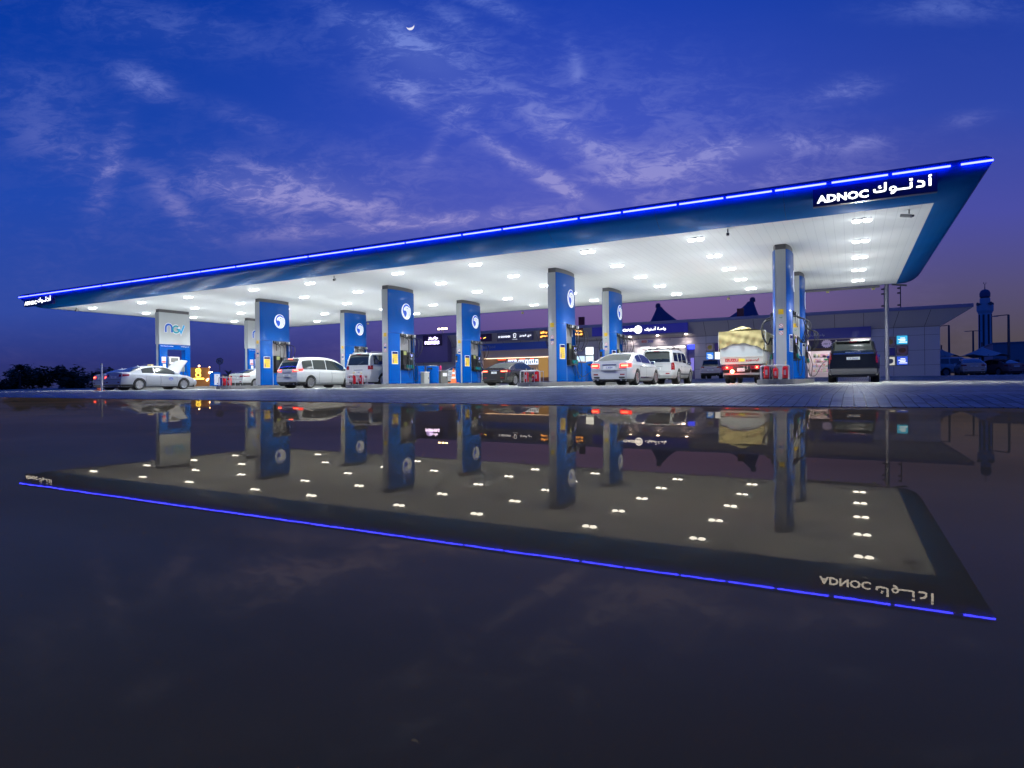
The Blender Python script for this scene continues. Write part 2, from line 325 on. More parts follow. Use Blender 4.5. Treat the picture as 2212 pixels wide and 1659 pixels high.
# refine the shoreline with small irregularities
sh2 = []
for a, b in zip(shore[:-1], shore[1:]):
    k = max(2, int((b - a).length / .35))
    for i in range(k):
        t = i / k; p = a.lerp(b, t); sh2.append(Vector((p.x, p.y + random.uniform(-.006, .006))))
sh2.append(shore[-1])
def gz(x, y):
    t = min(1, max(0, (y - 22) / 9)) * min(1, max(0, (x + 64) / 12)); return .3 * t * t * (3 - 2 * t)
def build_ground():
    mb = MB()
    # paved sheet: fan of strips from the shoreline away to the far ground
    ys = [0]
    far = []
    cols = []
    L = sh2[:]
    ext = [Vector((-900, 700))] + []
    left = [Vector((sh2[0].x - 900, sh2[0].y + 420))]; right = [Vector((sh2[-1].x + 900, sh2[-1].y - 420))]
    line = left + L + right
    rows = []; low = []
    levels = [None, -12, -6, 0, 6, 12, 18, 20, 22, 24, 26, 28, 29.5, 31, 35, 45, 70, 120, 250, 900]
    for p in line:
        col = []
        d = Vector((p.x - CAM.x, p.y - CAM.y)); cxl = d.x * E1.x + d.y * E2.x; cyl = d.x * E1.y + d.y * E2.y
        wz = min(-.012, CAM.z - .225 - .00651 * cxl - .00244 * cyl) if abs(cxl) < 60 else -.03
        for f in (0, .1, .3, .6, 1): y = p.y + 1.6 * f; k = f * f * (3 - 2 * f); col.append((p.x, y, (wz + .006) * (1 - k)))
        for q, lv in enumerate(levels[1:]): y = max(p.y + 1.6 + .4 * (q + 1), lv) if p.y < 400 else p.y + 1.6 + .4 * q + max(0, lv - 400); col.append((p.x, y, gz(p.x, y)))
        low.append(col[0])
        rows.append(col)
    mb.grid(rows)
    # edge lip down to the water
    a = low; b = [(x, y, -.2) for x, y, _ in low]
    mb.grid([a, b])
    o = mb.build('forecourt_paving', PAVER); tag(o, kind='structure')
    z = lambda x, y: CAM.z - .225 - .00651 * x - .00244 * y
    quad = [(-17.5, 18.4), (14, -3.0), (14, -14), (-24, -14)]
    # dark still water in front, slightly out of level like the slab it lies on
    P = []
    shc = []
    for p in sh2:
        d = Vector((p.x - CAM.x, p.y - CAM.y)); shc.append((d.x * E1.x + d.y * E2.x, d.x * E1.y + d.y * E2.y))
    for x, y in shc: P.append((*camxy(x, y), z(x, y)))
    for x, y in [(14, -14), (-24, -14), (shc[0][0] - 6, shc[0][1] - 6)]: P.append((*camxy(x, y), z(x, y)))
    mb = MB(); mb.add(P, [tuple(range(len(P)))]); w = mb.build('standing_water', WATER)
    if w.data.polygons[0].normal.z < 0: w.data.flip_normals()
    tag(w, kind='structure')
    mb = MB(); mb.add([(-2000, -2000, -.21), (2000, -2000, -.21), (2000, 2000, -.21), (-2000, 2000, -.21)], [(0, 1, 2, 3)])
    o = mb.build('ground', mat('far_ground', (.05, .048, .045), .8, var=.3, vscale=.2)); tag(o, kind='structure')
build_ground()

# ---------------------------------------------------------------- canopy
CZ = 5.385; CL, CD = 48.46, 18.34
def build_canopy():
    t = thing('station_canopy', 'huge flat blue edged petrol station canopy with white lit ceiling', 'canopy')
    mb = MB(); mb.add([(-CL, 0, CZ), (0, 0, CZ), (0, CD, CZ), (-CL, CD, CZ)], [(0, 1, 2, 3)])
    mb.build('ceiling', CEIL, t)
    prof = [(0, -.012), (.03, -.02), (.25, .005), (.5, .06), (.75, .17), (.95, .31), (1.12, .48), (1.24, .66), (1.2, .77), (1.1, .85), (.9, .90), (-.5, .92)]
    fine = []
    for a, b in zip(prof[:-1], prof[1:]): fine.append(a)
    fine.append(prof[-1])
    rows = []
    for o, z in fine:
        rows.append([(-CL - o * .9, -o, CZ + z), (o, -o, CZ + z), (o, CD + o, CZ + z), (-CL - o * .9, CD + o, CZ + z)])
    mb = MB(); mb.grid(rows, closed=True); mb.build('fascia', FASC, t, smooth=True, angle=50)
    mb = MB(); o = -.5; mb.add([rows[-1][k] for k in range(4)], [(0, 1, 2, 3)]); mb.build('roof_deck', GREYP, t)
    # fine joints between fascia panels
    for k in range(1, 12):
        mb = MB(); x = -CL * k / 12
        pts = [(x, -o_ - .002, CZ + z_ - .002) for o_, z_ in prof[1:10]]
        for a, b in zip(pts[:-1], pts[1:]): mb.bar(a, b, .012, .004)
        mb.build('panel_joint', mat('joint_dark', (.002, .03, .1), .4), t)
    # blue light tubes along the front edge
    segs = [(1.22, .5), (.26, -1.13), (-1.24, -2.69), (-2.84, -4.26), (-4.36, -5.72), (-5.82, -7.22), (-7.32, -9.15), (-9.25, -10.75), (-10.87, -13.9), (-14.0, -15.7), (-15.82, -18.5), (-18.6, -21.3), (-21.4, -24.0), (-24.12, -28.85), (-28.98, -31.5), (-31.6, -34.2), (-34.3, -37.4), (-37.5, -40.2), (-40.35, -43.2), (-43.3, -46.1), (-46.2, -48.2), (-48.3, -49.45)]
    for a, b in segs:
        mb = MB(); mb.cyl((a, -1.30, CZ + .655), (b, -1.30, CZ + .655), .026, n=10); lt = mb.build('light_tube', LEDBLU, t)
        for f in (.08, .5, .92):
            x = a + (b - a) * f; mb = MB(); mb.box((x, -1.265, CZ + .655), (.03, .06, .03)); mb.build('tube_bracket', STEEL, lt)
    # eaves gutter and small blue box at the back edge
    mb = MB(); mb.box((-CL / 2, CD + 1.28, CZ + .70), (CL, .05, .12)); mb.build('rear_gutter', FASC, t)
    mb = MB(); mb.box((-3.4, CD + .03, CZ - .10), (5.2, .1, .12)); mb.bar((-.2, CD + .1, CZ - .03), (.5, CD + .3, CZ - .12), .09); mb.build('cable_tray', mat('tray_grey', (.1, .1, .12), .5), t)
    return t
build_canopy()

ARAB_ADNOC = '\uFED9\uFEEE\uFEE7\u0640\uFEA9\uFE83'
def adnoc_arabic(fr, m, parent, h):
    # geometric strokes on a 360 x 130 grid (x right, y up), scaled by h
    mb = MB(); w = 15; s = h / 130.0
    f = lambda x, y, d: fr(x * s * 1.24, y * s * 1.0, d)
    ribbon(mb, [(76, 112), (76, 50), (72, 40), (62, 36), (20, 34), (8, 40), (6, 62)], w, f, 0)
    ribbon(mb, [(48, 84), (36, 84), (34, 76), (48, 68), (36, 62)], 7, f, .0)
    ribbon(mb, [(140, 28), (128, 12), (110, 6)], w * .9, f, .0005)
    ribbon(mb, arc(124, 46, 18, -40, 320, 16, 18), w * .8, f, .001)
    ribbon(mb, [(140, 44), (146, 36), (160, 34), (226, 34), (236, 40), (236, 84)], w, f, .0015)
    mb.prism([(226, 98), (246, 98), (246, 116), (226, 116)], lambda x, y: f(x, y, .001), lambda x, y: f(x, y, .002))
    ribbon(mb, [(268, 34), (306, 34), (312, 40), (312, 66), (304, 76), (276, 84)], w, f, .0005)
    ribbon(mb, [(350, 30), (350, 100)], w, f, .001)
    ribbon(mb, [(360, 126), (346, 124), (344, 116), (358, 114), (342, 108)], 6, f, .001)
    return mb.build('arabic_lettering', m, parent)
def fascia_sign(x0, x1, label):
    t = thing('fascia_sign', label, 'sign', ((x0 + x1) / 2, -1.16, CZ + .03))
    w = x1 - x0; h = .56
    mb = MB(); mb.box((0, .09, h / 2), (w, .2, h)); mb.build('sign_box', SIGNB, t, bevel=.01)
    k = w / 3.2
    text_mesh('ADNOC', .235, SIGNW, 'latin_lettering', t, (-w * .25, -.012, h * .36), width=1.38 * k, bold=.035, depth=.004)
    fr = lambda x, y, d: (w * .005 + x * 1.0 * k, -.018 - d, .09 + y)
    adnoc_arabic(fr, SIGNW, t, .42)
    return t
fascia_sign(-3.21, -.03, 'navy sign box with lit white lettering at the near right corner of the canopy')
fascia_sign(-49.13, -45.8, 'navy sign box with lit white lettering at the far left tip of the canopy')

# downlights: 10 x 5 grid, a pair of lamps in each
LX = [-1.87, -7.19, -11.38, -16.58, -20.8, -26.35, -30.45, -35.9, -40.3, -45.5]
LY = [1.05, 4.6, 8.2, 11.8, 15.5]
LAMPW = emit('lamp_lens_white', (.93, .97, 1.0), 9)
def build_lamps():
    t = thing('ceiling_lamp', 'x', 'ceiling lamp', group='lamps in the canopy ceiling')
    mb = MB(); mb.box((0, 0, -.025), (.56, .24, .05)); hs = mb.build('housing', WHITEP, t, bevel=.012)
    for sx in (-1, 1):
        mb = MB(); mb.lathe([(.0, -.13), (.10, -.12), (.135, -.09), (.14, -.055)], (sx * .155, 0, 0), 16); mb.build('lens', LAMPW, t, smooth=True)
    li = bpy.data.lights.new('lamp_light', 'SPOT'); li.energy = 860; li.color = (.93, .97, 1.0); li.spot_size = math.radians(124); li.spot_blend = .6; li.shadow_soft_size = 0
    lo = bpy.data.objects.new('lamp_light', li); COL.objects.link(lo); lo.parent = t; lo.location = (0, 0, -.16)
    pl = bpy.data.lights.new('ceiling_fill', 'POINT'); pl.energy = 80; pl.color = (.93, .98, 1.0); pl.shadow_soft_size = 0  # added fill light in mid-air below the fitting, brightens the white ceiling
    lo = bpy.data.objects.new('ceiling_fill', pl); COL.objects.link(lo); lo.parent = t; lo.location = (0, 0, -2.1)
    first = True
    colname = ['first row from the right', 'second row from the right', 'third row from the right', 'fourth row from the right', 'fifth row from the right', 'sixth row from the right', 'fifth row from the left', 'third row from the left', 'second row from the left', 'leftmost row']
    colname[6] = 'fourth row from the left'
    rown = ['front', 'second', 'middle', 'fourth', 'rearmost']
    out = [t]
    for i, x in enumerate(LX):
        for j, y in enumerate(LY):
            if first: o = t; first = False; o.location = (x, y, CZ - .001)
            else:
                o = copy_tree(t, loc=(x, y, CZ - .001)); out.append(o)
            o['label'] = '%s lit downlight of the %s in the white ceiling' % (rown[j], colname[i])
    return out
LAMPS = build_lamps()

# ---------------------------------------------------------------- pump pylons
PX = [-4.60, -14.25, -23.90, -33.55, -43.20]; ROWY = [3.89, 11.10]; PL = 2.26; IZ = .18
def lens(y, hw0=.2, hw1=.37): u = 2 * y / PL - 1; return hw0 + (hw1 - hw0) * (1 - abs(u) ** 2.4) ** .8
def lens_body(mb, y0, y1, z0, z1, hw0=.2, hw1=.37, n=14, side=0):
    ys = [y0 + (y1 - y0) * k / n for k in range(n + 1)]
    poly = [(lens(y, hw0, hw1), y) for y in ys] + [(-lens(y, hw0, hw1), y) for y in reversed(ys)]
    mb.prism(poly, lambda x, y: (x, y, z0), lambda x, y: (x, y, z1))
HEAD = [(-.13, -.6), (-.01, -.44), (.04, -.24), (-.01, -.06), (-.15, .08), (-.32, .12), (-.46, .12), (-.55, .07), (-.6, .15), (-.61, .3), (-.49, .48), (-.21, .66), (.07, .72), (.35, .66), (.6, .55)]
OUTR = [(.75, .48), (.46, .71), (.18, .83), (-.13, .85), (-.41, .73), (-.6, .5), (-.72, .26), (-.73, .03), (-.66, -.19), (-.52, -.41), (-.38, -.6), (-.24, -.7)]
def emblem(fr, R, mw, mb_, parent):
    mb = MB(); mb.prism([(R * math.cos(2 * PI * k / 48), R * math.sin(2 * PI * k / 48)) for k in range(48)], lambda x, y: fr(x, y, .0), lambda x, y: fr(x, y, .012))
    e = mb.build('bird_emblem', mw, parent)
    ring = [tuple(p) for p in smooth_path(OUTR, 3)] + [(.03 + (p[0] - .03) * .9, p[1] * .9) for p in smooth_path(HEAD, 3)]
    mb = MB(); mb.add([fr(x * R * 1.07, y * R * 1.07, .016) for x, y in ring], [tuple(range(len(ring)))]); mb.build('emblem_field', mb_, e)
    mb = MB(); ribbon(mb, [(.07 * R, .40 * R), (.3 * R, .42 * R), (.5 * R, .34 * R), (.7 * R, .18 * R), (.86 * R, -.02 * R)], .035 * R, fr, .016)
    ribbon(mb, [(.5 * R, -.08 * R), (.62 * R, -.3 * R), (.68 * R, -.5 * R)], .06 * R, fr, .016)
    mb.add([fr((.07 + .09 * math.cos(a * PI / 4)) * R, (.38 + .06 * math.sin(a * PI / 4)) * R, .018) for a in range(8)], [tuple(range(8))])
    mb.build('emblem_lines', NAVY, e); return e
EMBW = mat('emblem_white', (.85, .88, .9), .3, emis=(.9, .95, 1), es=.35)
EMBB = mat('emblem_blue', (.01, .1, .75), .3, coat=.3)
INKR = mat('ink_red', (.5, .02, .02), .5); INKN = mat('ink_navy', (.03, .05, .25), .5)
def no_sign(parent, fr, cx, cy, r):
    mb = MB(); mb.prism([(cx + r * math.cos(k * PI / 12), cy + r * math.sin(k * PI / 12)) for k in range(24)], lambda x, y: fr(x, y, .0), lambda x, y: fr(x, y, .006))
    d = mb.build('warning_disc', WHITEP, parent)
    mb = MB(); ribbon(mb, arc(cx, cy, r * .86, 0, 360, 24), r * .18, fr, .009); ribbon(mb, [(cx - r * .6, cy + r * .6), (cx + r * .6, cy - r * .6)], r * .16, fr, .0105); mb.build('prohibition_ring', INKR, d)
    mb = MB(); ribbon(mb, [(cx - r * .4, cy - r * .15), (cx + r * .4, cy + r * .1)], r * .16, fr, .0085); mb.build('pictogram', INKN, d)
def end_stickers(t):
    fr = lambda x, y, d: (x, -.012 - d, y)
    mb = MB(); mb.box((0, -.015, 2.60), (.19, .01, .20)); mb.build('yellow_label', YEL, t)
    mb = MB(); ribbon(mb, arc(0, 2.40, .04, 180, 360, 8), .02, fr, .003); mb.build('small_emblem', mat('ink_green', (.02, .25, .08), .5), t)
    no_sign(t, fr, 0, 2.06, .085); no_sign(t, fr, 0, 1.78, .085)
    mb = MB(); mb.box((0, -.015, 1.92), (.17, .01, .07)); mb.build('blue_label', BLUE, t)
def hose(pts, parent, r=.013): mb = MB(); mb.tube([tuple(p) for p in smooth_path(pts, 6)], r, 6); return mb.build('hose', BLACK, parent, smooth=True)
def pylon(loc, label, lively=0):
    t = thing('pump_pylon', label, 'fuel pump', loc, group='blue pump pylons under the canopy'); T = CZ - IZ - .004; CAPH = .2
    mb = MB(); lens_body(mb, 0, PL, 2.71, T - CAPH); mb.build('upper_panel', BLUE, t, smooth=True)
    mb = MB(); lens_body(mb, .02, PL - .02, T - CAPH, T, .17, .33); mb.build('top_cap', DKCAP, t, smooth=True)
    mb = MB(); lens_body(mb, 0, .78, .02, 2.70, n=6); mb.build('front_panel', BLUE, t, smooth=True)
    mb = MB(); lens_body(mb, 2.12, PL, .02, 2.70, n=3); mb.build('rear_panel', BLUE, t, smooth=True)
    mb = MB(); lens_body(mb, .84, 2.12, .02, .74, .16, .32, n=6); mb.build('lower_panel', BLUE, t, smooth=True)
    mb = MB(); mb.box((0, 1.47, 1.72), (.14, 1.28, 1.96)); mb.build('recess_back', GREYP, t)
    # fluted silver end face
    for yy, sg in ((-.001, -1), (PL + .001, 1)):
        mb = MB(); prof = [(-.19, 0), (-.11, .0), (-.085, -.012 if 0 else .012), (-.05, .02), (.05, .02), (.085, .012), (.11, 0), (.19, 0)]
        z0, z1 = .02, T - CAPH
        a = [(x, yy + sg * (.004 + .006 * 0) + sg * (-.0) + sg * d * .4, z0) for x, d in prof]; b = [(x, y, z1) for x, y, _ in a]
        mb.grid([a, b]); mb.build('silver_end', SILV, t)
    end_stickers(t)
    for sg in (1, -1):
        mb = MB(); mb.box((sg * .30, .81, 1.36), (.10, .055, 2.68)); mb.build('edge_channel', STEEL, t, bevel=.006)
        mb = MB(); mb.box((sg * .27, 1.48, 2.63), (.30, 1.30, .14)); mb.build('recess_canopy', BLKP, t, bevel=.01)
        # framed notice on the wide face
        lw = (lens(.2) + lens(.6)) / 2; sl = math.atan2(lens(.62) - lens(.16), .46)
        nx, ny = math.cos(sl), -math.sin(sl)
        def fr(x, y, d, sg=sg, sl=sl): # x along face, y up
            yy = .39 + sg * x * 1.0; base = lens(.16) + (yy - .16) * (lens(.62) - lens(.16)) / .46
            return (sg * (base + .014 + d), yy, y)
        mb = MB(); mb.prism([(-.21, 1.05), (.21, 1.05), (.21, 1.73), (-.21, 1.73)], lambda x, y: fr(x, y, -.012), lambda x, y: fr(x, y, .006)); nf = mb.build('notice_frame', WHITEP, t, bevel=.004)
        mb = MB(); mb.prism([(-.185, 1.08), (.185, 1.08), (.185, 1.58), (-.185, 1.58)], lambda x, y: fr(x, y, .0065), lambda x, y: fr(x, y, .009)); mb.build('notice_sheet', YEL if lively != 2 else GREYP, nf)
        mb = MB(); mb.prism([(-.185, 1.585), (.185, 1.585), (.185, 1.71), (-.185, 1.71)], lambda x, y: fr(x, y, .0065), lambda x, y: fr(x, y, .009)); mb.build('notice_heading', NAVY, nf)
        mb = MB()
        for q in range(4): ribbon(mb, [(-.05, 1.5 - q * .09), (.15, 1.5 - q * .09)], .012, fr, .0105)
        ribbon(mb, [(-.12, 1.12), (-.12, 1.28)], .05, fr, .0105); ribbon(mb, arc(-.12, 1.32, .02, 0, 300, 6), .02, fr, .0105)
        mb.build('notice_print', INKN, nf)
        # emblem high on the face
        lx = lens(1.36)
        fe = lambda x, y, d, sg=sg: (sg * (lens(1.36 + sg * x) + .004 + d), 1.36 + sg * x, 3.92 + y)
        emblem(fe, .43, EMBW, EMBB, t)
        # dispenser inside the recess
        mb = MB(); mb.box((sg * .245, 1.22, 1.30), (.24, .36, 1.02)); mb.box((sg * .27, 1.72, 1.26), (.26, .46, .92)); mb.box((sg * .31, 1.5, .92), (.28, .95, .26)); ds = mb.build('dispenser', BLKP, t, bevel=.02)
        mb = MB(); mb.box((sg * .402, 1.72, 1.56), (.01, .2, .16)); mb.build('display', emit('display_glow', (.35, .4, 1), 2.2), ds)
        mb = MB(); mb.box((sg * .404, 1.72, 1.36), (.012, .24, .13)); mb.build('keypad', mat('keypad_grey', (.35, .37, .42), .4), ds)
        mb = MB(); mb.box((sg * .37, 1.2, 1.66), (.012, .22, .2)); mb.build('price_label', mat('lime_label', (.3, .33, .1), .5), ds)
        for q, mm in enumerate((TEALP, AQUA, AQUA, TEALP)):
            yy = 1.22 + q * .17; mb = MB()
            mb.bar((sg * .47, yy, 1.02), (sg * .49, yy, .88), .045, .06); mb.bar((sg * .49, yy, .89), (sg * .54, yy, .83), .03); mb.build('nozzle', mm, t, bevel=.008)
            mb = MB(); mb.cyl((sg * .46, yy, 1.0), (sg * .44, yy, 1.36), .024, n=8); mb.build('nozzle_grip', BLKP, t)
        for q, yy in enumerate((1.0, 1.24, 1.74, 1.98)):
            mb = MB(); mb.box((sg * .40, yy, 2.60), (.16, .09, .13)); mb.bar((sg * .45, yy, 2.56), (sg * .47, yy, 2.1), .03); mb.build('hose_arm', STEEL if q % 2 else BLKP, t, bevel=.01)
            yn = 1.22 + q * .17; o = .12 + .05 * q
            hose([(sg * .46, yy, 2.5), (sg * (.60 + o), yy + .04, 2.35), (sg * (.66 + o), yy, 1.9), (sg * (.56 + o * .5), (yy + yn) / 2, 1.45), (sg * .5, yn + .02, 1.7), (sg * .47, yn, 1.38)], t, .017)
        hose([(sg * .47, 1.9, 1.3), (sg * .62, 1.98, .8), (sg * .58, 2.02, .22), (sg * .5, 1.86, .2), (sg * .48, 1.78, .7), (sg * .46, 1.74, 1.06)], t, .018)
        hose([(sg * .40, 1.35, .80), (sg * .46, 1.4, .45), (sg * .46, 1.58, .3), (sg * .42, 1.72, .55), (sg * .40, 1.78, .82)], t, .009)
    return t
def ngv(loc, label):
    t = thing('gas_pylon', label, 'gas pump', loc, group='silver gas pump pylons at the left end'); T = CZ - IZ - .004; w = .42
    mb = MB(); mb.box((0, PL / 2, (2.86 + T - .2) / 2), (w, PL, T - .2 - 2.86)); mb.build('upper_panel', SILV, t, bevel=.02)
    mb = MB(); mb.box((0, PL / 2, T - .1), (w - .08, PL - .08, .195)); mb.build('top_cap', DKCAP, t)
    mb = MB(); mb.box((0, .29, 1.43), (w, .58, 2.84)); mb.box((0, 2.07, 1.43), (w, .38, 2.84)); mb.box((0, 1.23, 2.68), (w - .006, 1.3, .34)); mb.build('blue_frame', BLUE, t, bevel=.008)
    mb = MB(); mb.box((0, -.012, 2.4), (.2, .02, 4.7)); mb.build('silver_end', SILV, t)
    end_stickers(t)
    mb = MB(); mb.box((0, 1.23, .52), (w - .02, 1.29, 1.0)); mb.build('lower_cabinet', BLUE, t)
    mb = MB(); mb.box((0, 1.05, 1.78), (.5, .75, .5)); c = mb.build('gas_dispenser', WHITEP, t, bevel=.03)
    mb = MB(); mb.box((.256, 1.05, 1.80), (.01, .5, .28)); sc = mb.build('display', mat('lcd_dark', (.02, .02, .022), .3), c)
    mb = MB()
    for q in range(4): mb.box((.263, 1.05, 1.70 + q * .06), (.004, .4, .018))
    mb.build('display_digits', mat('digits_grey', (.4, .4, .38), .5), c)
    mb = MB(); mb.box((0, 1.23, 1.27), (.36, 1.2, .5)); mb.build('hose_cabinet', GREYP, t)
    for q in (0, 1): hose([(.22, .72 + q * .9, 1.6), (.3, .75 + q * .9, 1.2), (.28, .85 + q * .8, .8), (.25, .95 + q * .7, 1.1)], t, .012)
    xf = w / 2 + .004
    for k, (yy, zz, ww, hh, mm) in enumerate([(.30, 1.80, .30, .42, WHITEP), (.34, 1.38, .2, .3, WHITEP)]):
        mb = MB(); mb.box((xf + .004, yy, zz), (.012, ww, hh)); nb = mb.build('notice_board', mm, t)
        if k == 0:
            fr = lambda x, y, d: (xf + .01 + d, x, y)
            mb = MB(); ribbon(mb, arc(.30, 1.87, .1, 0, 360, 20), .02, fr, .003); ribbon(mb, [(.23, 1.94), (.37, 1.80)], .02, fr, .0035); mb.prism([(.17, 1.62), (.43, 1.62), (.43, 1.72), (.17, 1.72)], lambda x, y: fr(x, y, .002), lambda x, y: fr(x, y, .004)); mb.build('notice_print', INKR, nb)
    # three letter logo in strokes of blue, teal and light blue
    base = lambda x, y, d: (xf + d, 1.15 + x, 3.93 + y)
    def f(q): return lambda x, y, d: base(x, y, d + q)
    halo = MB(); ribbon(halo, [(-.68, -.27)] + [(-.68, .05)] + [(-.46 + .22 * math.cos(a * PI / 8), .06 + .24 * math.sin(a * PI / 8)) for a in range(7, 0, -1)] + [(-.24, .05), (-.24, -.27)], .19, f(0), .002)
    ribbon(halo, arc(.06, -.02, .25, 60, 400, 20), .17, f(.001), .002); ribbon(halo, [(.3, -.02), (.42, -.27), (.66, .3)], .19, f(.002), .002); hl = halo.build('logo_outline', WHITEP, t)
    mb = MB(); ribbon(mb, [(-.68, -.25), (-.68, .05)] + [(-.46 + .22 * math.cos(a * PI / 8), .06 + .22 * math.sin(a * PI / 8)) for a in range(7, 0, -1)] + [(-.24, .05), (-.24, -.25)], .125, f(.006), 0); mb.build('logo_letter_n', mat('logo_blue', (.0, .09, .5), .4), hl)
    mb = MB(); ribbon(mb, arc(.06, -.02, .23, 50, 330, 20) + [(.27, -.03), (.1, -.03)], .105, f(.008), 0); mb.build('logo_letter_g', mat('logo_teal', (.0, .3, .38), .4), hl)
    mb = MB(); ribbon(mb, [(.3, .02), (.42, -.25), (.66, .29)], .125, f(.010), 0); mb.build('logo_letter_v', mat('logo_cyan', (.02, .38, .7), .4), hl)
    text_mesh('Natural gas for vehicles', .075, WHITEP, 'english_lettering', t, (xf, .55, 2.74), (0, 1, 0), (0, 0, 1), width=.9, depth=.004, bold=.02)
    text_mesh('\uFE95\uFE8E\uFE92\uFEDB\uFEAE\uFEE4\uFEE0\uFEDF \uFEF2\uFECC\uFEF4\uFE92\uFEC3 \uFEAF\uFE8E\uFECF', .1, WHITEP, 'arabic_lettering', t, (xf, 1.85, 2.74), (0, 1, 0), (0, 0, 1), width=.62, depth=.004, bold=.02)
    return t
wh = ['nearest the camera beside the red extinguisher guard', 'third from the right', 'in the middle of the canopy', 'fourth from the right', '']
LB = {(0, 0): 'tall blue pump pylon at the right end, in front, narrow silver end facing the camera', (0, 1): 'blue pump pylon half hidden behind the right end pylon',
      (1, 0): 'blue front row pump pylon left of the white sedan with red tail lamps', (1, 1): 'blue rear row pump pylon rising behind the roof of the white sedan',
      (2, 0): 'blue front row pump pylon just right of the white off roader', (2, 1): 'blue rear row pump pylon beside the orange cone and the dark sedan',
      (3, 0): 'blue front row pump pylon partly behind the white minivan', (3, 1): 'blue rear row pump pylon seen between minivan and white off roader'}
for i in range(4):
    for j in range(2): pylon((PX[i], ROWY[j], IZ), LB[(i, j)], 2 if i == 0 else 0)
ngv((PX[4], ROWY[0], IZ), 'silver and blue gas pump pylon behind the taxi with open bonnet')
ngv((PX[4], ROWY[1] - .1, IZ), 'silver and blue gas pump pylon mostly hidden by the leftmost blue pylon')

def island(x, k):
    mb = MB(); w = .62; y0, y1 = 1.2, 15.0
    out = [(x + w * math.cos(a * PI / 10), y1 + w * .8 * math.sin(a * PI / 10)) for a in range(11)] + [(x - w * math.cos(a * PI / 10), y0 + .0 - w * .8 * math.sin(a * PI / 10) + .5) for a in range(11)]
    mb.prism(out, lambda px, py: (px, py, -.02), lambda px, py: (px, py, IZ))
    lab = ['rightmost raised kerb island carrying two pump pylons', 'second raised kerb island from the right with extinguisher guard', 'middle raised kerb island with bins and cone', 'fourth raised kerb island from the right beneath the minivan side pylon', 'leftmost raised kerb island under the silver gas pylons'][k]
    t = thing('pump_island', lab, 'kerb island', (0, 0, 0), group='raised kerb islands for the pumps')
    mb.build('kerb', KERB, t, bevel=.02)
    if k != 4:
        mb = MB(); mb.box((x + .12, y0 + .0 - w * .8 + .5 - .012, .05), (.09, .03, .09)); mb.cyl((x + .12, y0 - w * .8 + .5 - .035, .05), (x + .12, y0 - w * .8 + .5 + .02, .05), .035); mb.build('drain_outlet', GREYP, t)
    return t
for k, x in enumerate(PX): island(x, k)

# guard hoops with fire extinguishers
def guard(x, y, label):
    t = thing('guard_rail', label, 'guard rail', (x, y, IZ), group='steel guard rails on the island ends')
    w = .46; mb = MB(); mb.tube([(-w, 0, 0), (-w, 0, .40)] + [(-w + .07 - .07 * math.cos(a * PI / 8), 0, .42 + .07 * math.sin(a * PI / 8)) for a in range(5)] + [(w - .07 + .07 * math.sin(a * PI / 8), 0, .42 + .07 * math.cos(a * PI / 8)) for a in range(5)] + [(w, 0, .40), (w, 0, 0)], .024, 8); mb.build('hoop', mat('white_rail', (.62, .62, .6), .35, metal=.3), t, smooth=True)
    mb = MB(); mb.tube([(-w, .35, 0), (-w, .35, .46), (w, .35, .46), (w, .35, 0)], .022, 8); mb.build('rear_hoop', STEEL, t)
    mb = MB(); mb.bar((-.16, 0, 0), (-.16, 0, .46), .02); mb.bar((.2, 0, 0), (.2, 0, .46), .02); mb.build('middle_post', STEEL, t)
    return t
def extinguisher(x, y, s, label):
    t = thing('fire_extinguisher', label, 'fire extinguisher', (x, y, IZ), group='red fire extinguishers behind the guard rails')
    mb = MB(); mb.lathe([(.0, 0), (.085 * s, .0), (.09 * s, .02), (.09 * s, .36 * s), (.07 * s, .41 * s), (.025, .43 * s), (.025, .45 * s)]); mb.build('cylinder', RED, t, smooth=True)
    mb = MB(); mb.lathe([(.0, 0), (.087 * s + .004, 0), (.087 * s + .004, .04)]); mb.build('foot_ring', BLKP, t)
    mb = MB(); mb.box((0, 0, .47 * s), (.04, .05, .04)); mb.bar((0, .02, .48 * s), (.03, -.1, .56 * s), .014, .02); mb.bar((0, .02, .46 * s), (.02, -.1, .49 * s), .012, .02); mb.build('valve_lever', mat('brass_yellow', (.7, .5, .1), .35, metal=.4), t)
    mb = MB(); mb.prism(arc(0, 0, .092 * s, 250, 290, 4) + arc(0, 0, .0925 * s + .002, 290, 250, 4), lambda a, b: (a, b, .14 * s), lambda a, b: (a, b, .3 * s)); mb.build('paper_label', mat('label_grey', (.45, .4, .38), .6), t)
    hose([(.03, -.02, .45 * s), (.1, -.05, .38 * s), (.105, -.05, .15 * s), (.09, -.06, .08)], t, .008)
    return t
for k, nm in ((0, 'right end'), (1, 'second from the right'), (2, 'middle'), (3, 'fourth from the right')):
    gx = PX[k] + (.0 if k else -.02)
    guard(gx, 1.55, 'white steel hoop guard rail on the front of the %s island' % nm)
    ex = [(-.28, 1.15, 'left'), (.02, .95, 'middle'), (.33, 1.1, 'right')] if k == 0 else [(-.25, 1.05, 'left'), (.06, .6, 'small middle'), (.24, 1.1, 'right')]
    for dx, s, n2 in ex: extinguisher(gx + dx, 1.73, s, '%s red fire extinguisher in the guard rail of the %s island' % (n2, nm))

